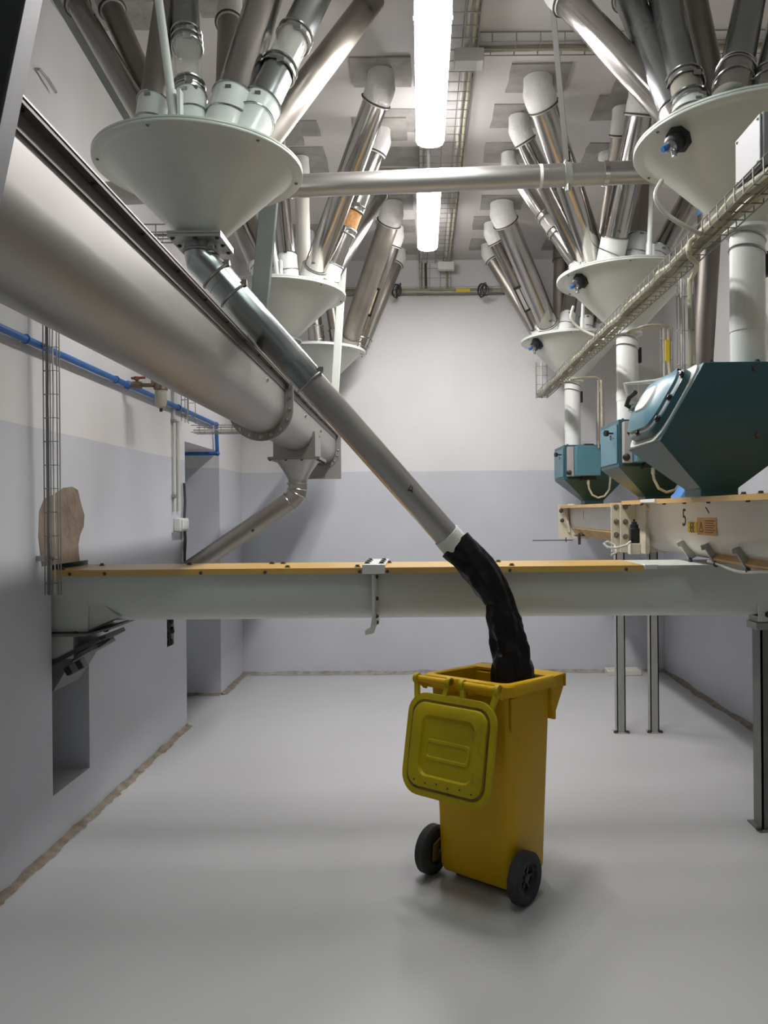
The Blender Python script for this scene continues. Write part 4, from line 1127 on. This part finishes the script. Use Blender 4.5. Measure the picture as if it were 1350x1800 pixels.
# steel riser with blue band behind the large hopper
a, b = P(1248, 380, 4.75), P(1232, 640, 4.75)
sp2 = thing('steel_riser_pipe', 'dark steel riser with a blue band behind the large teal hopper', 'pipe', to_z(a, b, ZF + .001))
ua = (a - b).normalized()
MB().tube(to_z(a, b, ZF + .001), to_z(a, b, ZC), .072, seg=36).build('tube', 'steel_dark', sp2)
e = P(1246, 352, 4.75); f = P(1247, 380, 4.75)
MB().tube(to_z(a, b, f.z), to_z(a, b, P(1246, 318, 4.75).z), .0745, seg=36).build('colour_band', 'blue_box', sp2)
bx = thing('blue_crate', 'bright blue box on the far side of the cream conveyor between two hoppers', 'box', (1.78, 4.5, 1.66))
p = P(1200, 862, 4.55)
MB().prism([(p.x - .06, 4.45, 1.657), (p.x + .09, 4.45, 1.657), (p.x + .09, 4.45, 1.80), (p.x + .03, 4.45, 1.80)], (0, .16, 0)).build('body', 'blue_box', bx, bevel=.004)
MB().prism([(p.x - .055, 4.446, 1.657), (p.x - .03, 4.446, 1.657), (p.x + .05, 4.446, 1.79), (p.x + .025, 4.446, 1.79)], (0, .003, 0)).build('corner_rib', 'blue_box', bx)

# ------------------------------------------------------------------ cable trays, sensors and boxes on the right
random.seed(31)
TX, TZ = 1.13, 2.645
wire_tray('long wire tray with thick cream cables running under the right funnels', [(TX, -1.55, TZ), (TX, 7.1, TZ)], (1, 0, 0), (0, 0, 1), .10, .055, .075, 3, .003,
          cables=[((-.02, .025), .024, 'cable_olive'), ((.025, .02), .016, 'cable_cream'), ((.01, .05), .012, 'cable_olive')])
wire_tray('short upright wire tray below the sensor of the far right funnel', [(TX, 7.1, TZ), (TX, 7.1, 2.98)], (1, 0, 0), (0, 1, 0), .10, .05, .08, 3, .003,
          cables=[((0, .02), .008, 'cable_white')])
def drop_tray(label, x, y, z0, z1, w=.09, tagz=None, n=3):
    t = wire_tray(label, [(x, y, z1), (x, y, z0)], (1, 0, 0), (0, -1, 0), w, .04, .13, n, .003,
                  cables=[((w * .3, .01), .011, 'cable_cream'), ((-w * .25, .012), .006, 'cable_white')])
    if tagz: MB().bb(x - .02, x + .005, y - .062, y - .055, tagz, tagz + .13).build('cable_tag', 'yellow_label', t)
    return t
p = P(1203, 560, 3.68)
t = drop_tray('upright wire tray dropping to the large near teal hopper', p.x, 3.68, 2.21, TZ + .06, .07)
MB().bb(TX + .045, p.x - .03, 3.675, 3.685, TZ + .03, TZ + .042).build('arm', 'galvanised', t)
p = P(1170, 620, 4.75)
drop_tray('upright wire tray with yellow tag dropping to the middle teal hopper', p.x, 4.75, P(1170, 690, 4.75).z, P(1170, 578, 4.75).z, .06, P(1170, 638, 4.75).z)
p = P(1054, 720, 6.6)
drop_tray('upright wire tray dropping to the farthest teal hopper', p.x, 6.6, P(1054, 788, 6.6).z, P(1054, 668, 6.6).z, .06)
def cable(label, pts, r, m):
    pts = [V(p) for p in pts]
    q = []
    for i in range(len(pts) - 1):
        p0, p1, p2, p3 = pts[max(i - 1, 0)], pts[i], pts[i + 1], pts[min(i + 2, len(pts) - 1)]
        for k in range(6):
            s = k / 6
            q.append(.5 * ((2 * p1) + (p2 - p0) * s + (2 * p0 - 5 * p1 + 4 * p2 - p3) * s * s + (3 * p1 - p0 - 3 * p2 + p3) * s ** 3))
    q.append(pts[-1])
    return tag(MB().path(q, r, 8).build('cable', m), label, 'cable')
cable('cream cable bridging from the tray to the yellow-tagged upright tray', [P(1105, 585, 4.3), P(1135, 574, 4.5), P(1165, 573, 4.7), P(1176, 578, 4.75), P(1178, 600, 4.75)], .011, 'cable_cream')
cable('pale cable bridging from the tray to the farthest upright tray', [P(1000, 668, 6.2), P(1030, 664, 6.5), P(1052, 666, 6.6), P(1055, 690, 6.6)], .011, 'cable_cream')
cable('white cable looping under the sensor of the near right funnel', [P(1163, 318, 2.95), P(1152, 345, 2.9), P(1170, 375, 2.9), P(1205, 398, 2.9), P(1235, 412, 2.95), P(1242, 402, 3.0)], .009, 'cable_white')
cable('short cream cable loop hanging at the bend of the cream tray', [P(1238, 415, 3.02), P(1213, 425, 3.0), P(1212, 450, 3.0), P(1225, 468, 3.2), P(1212, 500, 3.8), P(1213, 545, 4.0)], .010, 'cable_cream')
cable('white cable running from the sensor of the middle right funnel to the tray', [P(1008, 538, 4.8), P(1004, 560, 4.8), P(1020, 578, 4.8), P(1050, 592, 4.75), P(1064, 597, 4.6)], .009, 'cable_white')
def sensor(label, x, d, z, R, a, s=1.0):
    """rotary level sensor screwed on the underside of a funnel at angle a"""
    r = R - .09
    dirn = V((math.cos(a), math.sin(a), 0))
    slope = .36 / (R - .06 - .075)
    n = (dirn * slope - V((0, 0, 1))).normalized()
    p = V((x, d, z)) + dirn * r + V((0, 0, -(R - .06 - r) * slope - .018))
    t = thing('level_sensor', label, 'sensor', p, 'sensors under the right funnels')
    MB().lathe([(.055 * s, -.004), (.055 * s, .012 * s), (.04 * s, .014 * s)], p, axis=n, seg=8, caps=(True, True)).build('mounting_nut', 'black_plastic', t, smooth=False)
    MB().lathe([(.038 * s, .014 * s), (.038 * s, .05 * s), (.03 * s, .058 * s)], p, axis=n, seg=24, caps=(True, True)).build('housing', 'black_plastic', t)
    MB().lathe([(.029 * s, .058 * s), (.029 * s, .066 * s), (.02 * s, .07 * s)], p, axis=n, seg=24, caps=(True, True)).build('cap', 'chrome', t)
    MB().tube(p + n * .035 * s, p + n * .035 * s + V((-.05, -.01, -.03)) * s, .012 * s, seg=10).build('cable_gland', 'blue_paint', t)
    MB().tube(p + n * .045 * s, p + n * .045 * s + V((0, -.02, -.06)) * s, .010 * s, seg=10).build('cable_outlet', 'chrome', t)
    return t
sensor('round black sensor under the rim of the near right funnel', XRf, DF[0], ZR, .462, math.radians(205))
sensor('round sensor under the rim of the middle right funnel', XRf, DF[1], ZR, .462, math.radians(205))
sensor('round sensor under the rim of the far right funnel', XRf, DF[2], ZR, .462, math.radians(205), 1.1)
# grey box by the right photo edge
jb = thing('wall_box', 'pale grey square box hanging at the right photo edge below the near funnel', 'junction box', P(1345, 330, 2.5))
c = P(1352, 262, 2.5)
rot = Matrix.Rotation(math.radians(0), 3, 'Z')
MB().bb(c.x - .055, c.x + .2, 2.42, 2.62, c.z - .085, c.z + .085).build('body', 'box_grey', jb, bevel=.005)
MB().bb(c.x - .063, c.x - .0555, 2.425, 2.615, c.z - .080, c.z + .080).build('cover', 'box_grey', jb, bevel=.003)
for y in (2.44, 2.60):
    for z in (-.068, .068): bolt(jb, (c.x - .063, y, c.z + z), (-1, 0, 0), .004, 'grey_plastic')
MB().bb(c.x + .02, c.x + .05, 2.50, 2.53, TZ + .06, c.z - .086).build('mounting_arm', 'galvanised', jb)

# ------------------------------------------------------------------ left wall services
random.seed(41)
yl = 3.62
wire_tray('tall upright wire tray with cables on the left wall', [(XL + .085, 3.52, 2.75), (XL + .085, 3.52, 1.235)], (1, 0, 0), (0, 1, 0), .062, .025, .105, 3, .003,
          cables=[((-.018, .012), .006, 'cable_grey'), ((.008, .012), .004, 'cable_white')])
for z in (2.70, 1.40):
    o = MB().bb(XL, XL + .07, 3.545, 3.57, z - .012, z + .012).tube((XL + .0, 3.557, z), (XL + .09, 3.557, z), .012, seg=10)
    tag(o.build('tray_standoff', 'galvanised'), 'small steel standoff holding the tall left wall tray, %s one' % ('upper' if z > 2 else 'lower'), 'bracket')
# blue air line
def wall_pt(px, py, off=.03):
    u, v = px - CX, CY - py
    # intersect with the wall plane
    x = XL + off
    d = x * F / (u * ca + v * sa)
    return P(px, py, d)
off = .035
a0 = wall_pt(0, 585, off); a1 = wall_pt(380, 746, off)
zb = (a0.z + a1.z) / 2
a0.z = zb + .02; a1.z = zb - .0
a_start = a0 + (a0 - a1).normalized() * 1.4
bl = thing('blue_air_line', 'blue painted air pipe running along the left wall and into the recess', 'pipe', a1)
MB().tube(a_start, a1, .017, seg=20).build('tube', 'blue_paint', bl)
low = wall_pt(384, 796, off); low = V((a1.x, a1.y + .03, a1.z - .245))
def elbow(c, m='blue_paint', r=.023):
    return MB().lathe([(.001, -r), (r * .7, -r * .7), (r, 0), (r * .7, r * .7), (.001, r)], c, seg=16)
MB().tube(a1, low, .016, seg=20).build('drop_tube', 'blue_paint', bl)
MB().tube(low, low + V((-.5, -.0, 0)), .016, seg=20).build('recess_tube', 'blue_paint', bl)
elbow(a1).build('elbow', 'blue_paint', bl); elbow(low).build('elbow', 'blue_paint', bl)
for px in (45, 203, 312):
    q = a0.lerp(a1, (wall_pt(px, 600, off).y - a0.y) / (a1.y - a0.y))
    MB().ring(q, (a1 - a0), .019, .004).tube(V((XL, q.y, q.z)), q, .006, seg=8).build('pipe_clip', 'blue_paint', bl)
q = a0.lerp(a1, (wall_pt(225, 680, off).y - a0.y) / (a1.y - a0.y))
elbow(q, r=.028).build('tee', 'blue_paint', bl)
fl_ = thing('air_filter', 'brown metal air filter with clear bowl and red valve on the blue pipe', 'filter', q)
ax = V((1, .12, 0)).normalized()
q1 = q + ax * .16
MB().tube(q, q1, .012, seg=14).build('nipple', 'brass', fl_)
MB().lathe([(.02, -.03), (.024, 0), (.02, .03)], q + ax * .05, axis=ax, seg=14, caps=(True, True)).tube(q + ax * .05, q + ax * .05 + V((0, 0, .035)), .008, seg=10).build('ball_valve', 'brass', fl_)
MB().bar(q + ax * .02 + V((0, 0, .04)), q + ax * .10 + V((0, 0, .045)), .022, .012).tube(q + ax * .05 + V((0, 0, .03)), q + ax * .05 + V((0, 0, .05)), .016, seg=10).build('valve_handle', 'red', fl_)
f0 = q + ax * .19
MB().lathe([(.026, .055), (.038, .05), (.04, .0), (.042, -.025), (.036, -.03)], f0, seg=24, caps=(True, True)).bb(f0.x - .05, f0.x + .05, f0.y - .028, f0.y + .028, f0.z - .005, f0.z + .035).build('filter_head', 'brass', fl_)
MB().lathe([(.034, -.03), (.035, -.10), (.028, -.128), (.012, -.138)], f0, seg=24, caps=(True, True)).build('filter_bowl', 'bowl_glass', fl_)
MB().tube(f0 + V((0, 0, -.138)), f0 + V((0, 0, -.158)), .009, seg=10).build('drain', 'black_plastic', fl_)
MB().tube(f0, f0 + ax * .12, .012, seg=14).build('outlet_nipple', 'brass', fl_)
# conduit at the recess corner
cy = 5.70
cd = thing('wall_conduit', 'white conduits and dark cable at the edge of the left wall recess', 'conduit', (XL + .03, cy, 1.3))
for y, zt, zb_, r, m in ((5.50, 2.5, 1.62, .009, 'cable_white'), (5.60, 2.28, 1.62, .010, 'cable_white')):
    MB().tube((XL + .015, y, zb_), (XL + .015, y, zt), r, seg=10).build('conduit', m, cd)
MB().path([V((XL + .02, 5.72 + .01 * math.sin(k * 1.3), 1.05 + .06 * k)) for k in range(14)], .010, 8).build('dark_cable', 'cable_dark', cd)
MB().path([V((XL + .02, 5.70 + .006 * math.sin(k * 2.3), 1.05 + .06 * k)) for k in range(9)], .006, 8).build('dark_cable', 'cable_dark', cd)
for z in (1.45, 1.72, 2.26): MB().bb(XL, XL + .03, 5.48, 5.52, z, z + .02).build('saddle', 'galvanised', cd)
so = thing('wall_socket_box', 'small white switch box at the edge of the left wall recess', 'switch box', (XL + .03, 5.62, 1.49))
MB().bb(XL, XL + .05, 5.52, 5.72, 1.475, 1.57).build('body', 'white_plastic', so, bevel=.006)
MB().bb(XL + .05, XL + .06, 5.55, 5.69, 1.487, 1.558).build('flap', 'white_plastic', so, bevel=.004)
random.seed(43)
wt = wire_tray('wire tray running down the left wall above the recess', [(XL + .06, 5.62, 3.3), (XL + .06, 5.62, 2.27)], (0, 1, 0), (1, 0, 0), .17, .05, .1, 3, .003, cables=[((.0, .02), .006, 'cable_cream')])
p0 = P(340, 762, 5.7); 
wire_tray('wire tray reaching from above the recess to the steel trough', [V((XL + .1, 5.70, 2.20)), V((-1.08, 5.70, 2.20))], (0, 1, 0), (0, 0, 1), .14, .05, .1, 3, .003, cables=[((.0, .02), .006, 'cable_cream')])
wire_tray('short wire tray behind the outlet of the near left funnel', [V((-1.775, 4.35, 3.16)), V((-1.16, 4.35, 3.16))], (0, 1, 0), (0, 0, 1), .12, .06, .12, 3, .004, cables=[((.0, .02), .008, 'cable_dark')])
# hook on the upper left wall
q = wall_pt(62, 122, .0)
hk = MB().path([q, q + V((.02, 0, .0)), q + V((.03, .06, -.012)), q + V((.03, .14, -.03))], .008, 8)
tag(hk.build('wall_hook', 'galvanised'), 'small bent steel hook on the upper left wall', 'hook')
# dark slanted post close to the camera
a, b = P(8, 0, 1.25), P(-70, 380, 1.25)
ps = thing('slanted_post', 'dark grey square steel post leaning at the upper left photo edge', 'post', b)
u = (a - b).normalized()
MB().bar(b - u * .25, a + u * .9, .085, .085, up=(-.26, .966, 0)).build('square_tube', 'post_grey', ps, bevel=.004)

# ------------------------------------------------------------------ yellow wheeled bin
U, W = V((.8, -.6, 0)), V((.6, .8, 0))
O = V((.2025, 3.2415, 0))
Zv = V((0, 0, 1))
def L(u, w, z): return O + U * u + W * w + Zv * z
bn = thing('wheeled_bin', 'yellow two-wheeled bin with its lid hanging open on the floor', 'bin', L(0, .17, 0))
def brect(u, w0, w1, r, z0, z1=None, n=4):
    z1 = z0 if z1 is None else z1
    c = (w0 + w1) / 2
    return [L(a, c + b, z0 + (z1 - z0) * ((c + b) - w0) / (w1 - w0)) for a, b in rrect(u * 2, w1 - w0, r, n)]
ZRr, ZRf = .90, .872
outer = [brect(.180, .03, .285, .03, .035), brect(.189, .018, .30, .035, .06), brect(.192, .010, .315, .035, .30),
         brect(.196, -.012, .345, .035, .70), brect(.197, -.024, .352, .035, ZRr - .10, ZRf - .10), brect(.197, -.03, .355, .04, ZRr - .004, ZRf - .004)]
inner = [brect(.183, -.02, .345, .035, ZRr - .004, ZRf - .004), brect(.183, -.012, .342, .03, ZRr - .10, ZRf - .10), brect(.182, .02, .305, .03, .30), brect(.17, .04, .275, .03, .07)]
MB().loft(outer + inner, True, True).build('body', 'bin_yellow', bn, sharp=40)
# rim lip with skirt
lip = [brect(.188, -.025, .350, .04, ZRr - .012, ZRf - .012), brect(.212, -.055, .385, .05, ZRr - .012, ZRf - .012), brect(.216, -.06, .39, .05, ZRr - .05, ZRf - .05), brect(.220, -.063, .394, .05, ZRr - .05, ZRf - .05),
       brect(.220, -.063, .394, .05, ZRr - .008, ZRf - .008), brect(.214, -.058, .388, .05, ZRr, ZRf), brect(.190, -.028, .352, .04, ZRr + .001, ZRf + .001), brect(.186, -.023, .348, .038, ZRr - .004, ZRf - .004)]
MB().loft(lip + [lip[0]], False, False).build('rim', 'bin_yellow', bn, sharp=40)
# front lifting rail with its slanted cheeks
MB().prism([L(-.212, w, z) for w, z in ((.325, ZRf - .02), (.44, ZRf - .012), (.444, ZRf - .062), (.366, ZRf - .160), (.366, ZRf - .195), (.352, ZRf - .195), (.325, ZRf - .12))], U * .424).build('lifting_rail', 'bin_yellow', bn, bevel=.003)
MB().prism([L(-.221, w, z) for w, z in ((.33, ZRf + .001), (.44, ZRf - .002), (.449, ZRf - .008), (.449, ZRf - .062), (.442, ZRf - .062), (.442, ZRf - .014), (.33, ZRf - .012))], U * .442).build('rail_lip', 'bin_yellow', bn, bevel=.002)
# raised edge post on the rear right corner, foot and axle channel
MB().prism([L(.1925, w, z) for w, z in ((-.005, .70), (.03, .70), (.03, .83), (.02, .84), (-.01, .84))], U * .012).build('corner_pad', 'bin_yellow', bn, bevel=.004)
MB().tube(L(-.24, .035, .105), L(.24, .035, .105), .011, seg=14).build('axle', 'bolt_dark', bn)
MB().loft([brect(.15, .08, .27, .03, .0), brect(.155, .075, .275, .03, .036)]).build('foot', 'bin_groove', bn)
for s in (-1, 1):
    MB().bb(0, .001, 0, .001, 0, .001) if False else None
    bk = MB().prism([L(s * .1925, w, z) for w, z in ((-.01, .075), (.06, .075), (.075, .13), (.05, .16), (0, .145))], U * (s * .010))
    bk.build('axle_bracket', 'bin_groove', bn)
# wheels
def wheel(s):
    c = L(s * .232, .035, .105)
    ax = U * s
    t = MB().lathe([(.060, -.026), (.085, -.029), (.098, -.026), (.105, -.018), (.105, .018), (.098, .026), (.085, .029), (.066, .024), (.060, .014), (.060, -.026)], c, axis=ax, seg=48)
    wo = t.build('wheel', 'rubber', bn, sharp=40)
    h = MB().lathe([(.0625, -.012), (.0625, .012), (.056, .013), (.053, .004), (.053, -.012), (.0625, -.012)], c, axis=ax, seg=40)
    h.build('wheel_rim', 'hub_grey', wo, sharp=40)
    x, y, a = frame(ax)
    for k in range(6):
        th = 2 * PI * k / 6
        d = x * math.cos(th) + y * math.sin(th)
        MB().bar(c + d * .014, c + d * .055, .012, .012, up=ax).build('spoke', 'hub_grey', wo)
    MB().lathe([(.018, -.014), (.018, .012), (.012, .016), (.001, .017)], c, axis=ax, seg=20, caps=(True, False)).build('hub', 'hub_grey', wo)
    MB().lathe([(.053, -.012), (.018, -.012), (.018, -.009), (.053, -.009)], c, axis=ax, seg=40).build('hub_disc', 'hub_grey', wo, sharp=40)
wheel(1); wheel(-1)
# hinge bar with its brackets
hz, hw = .893, -.108
MB().tube(L(-.205, hw, hz), L(-.045, hw, hz), .0135, seg=18).build('handle_bar', 'bin_yellow', bn)
MB().tube(L(.045, hw, hz), L(.205, hw, hz), .0135, seg=18).build('handle_bar', 'bin_yellow', bn)
for u in (-.19, -.045, .045, .19):
    MB().prism([L(u - .006, w, z) for w, z in ((-.055, ZRr - .004), (-.055, ZRr - .06), (-.075, ZRr - .055), (hw - .012, hz - .012), (hw - .012, hz + .012), (hw + .01, hz + .014))], U * .012).build('handle_bracket', 'bin_yellow', bn, bevel=.003)
# lid hanging open behind the bin, inner face outwards
lt, lb = L(0, -.128, .842), L(0, -.205, .44)
ldn = (lb - lt).normalized()
lx = U
ln = lx.cross(ldn).normalized()
if ln.dot(W) > 0: ln = -ln       # away from the bin, towards the viewer
Hl = (lb - lt).length
lc = (lt + lb) / 2
def lring(w, h, r, off, dy=0.0, n=6):
    return [lc + lx * a - ldn * (b + dy) + ln * off for a, b in rrect(w, h, r, n)]
lid = thing if False else None
rr_ = [lring(.385, Hl - .05, .05, -.030), lring(.43, Hl, .085, -.010), lring(.436, Hl + .004, .088, .0), lring(.43, Hl, .085, .008), lring(.385, Hl - .05, .062, .010), lring(.372, Hl - .064, .058, .004)]
lidm = MB().loft(rr_, True, True).build('lid', 'bin_lid', bn, sharp=35)
MB().loft([lring(.366, Hl - .068, .057, .0045), lring(.360, Hl - .078, .055, .018), lring(.350, Hl - .088, .053, .021), lring(.262, Hl - .165, .04, .020), lring(.252, Hl - .178, .038, .008)], False, True).build('inner_panel', 'bin_lid', lidm, sharp=35)
gv = MB()
R0, R1 = lring(.377, Hl - .057, .060, .0108), lring(.364, Hl - .070, .056, .0108)
gv.loft([R0, R1], False, False).build('sealing_groove', 'bin_groove', lidm)
# pressed handle slot in the middle of the lid
sl0 = [lring(.222, .085, .02, .008, -.015), lring(.215, .078, .018, .0135, -.015), lring(.198, .060, .014, .0135, -.015), lring(.19, .052, .012, .0095, -.015)]
MB().loft(sl0, False, True).build('handle_recess', 'bin_lid', lidm, sharp=35)
for k in range(6):
    q = lc + lx * (-.14 + .056 * k) + ldn * (Hl / 2 - .062 + .006 * (k % 2)) + ln * .0212
    MB().lathe([(.0035, 0), (.0035, .001)], q, axis=ln, seg=8, caps=(True, True)).build('drain_hole', 'ink', lidm)
# four hinge arms, each ending in an eye round the bar
for u in (-.200, -.033, .033, .200):
    pu = U * u
    eye = L(u, hw, hz)
    tgt = lt + U * (u * (.90 if abs(u) > .1 else 1.5)) + ldn * (.045 if abs(u) > .1 else .02) + ln * -.002
    a_ = MB().lathe([(.0145, -.009), (.021, -.009), (.021, .009), (.0145, .009), (.0145, -.009)], eye, axis=U, seg=20)
    a_.bar(eye + (tgt - eye).normalized() * .016, tgt, .020, .016, up=W)
    a_.build('hinge_arm', 'bin_lid', lidm, sharp=40)
MB().bar(lt + U * -.03 + ldn * .006, lt + U * .03 + ldn * .006, .02, .012, up=ln).build('arm_web', 'bin_lid', lidm)
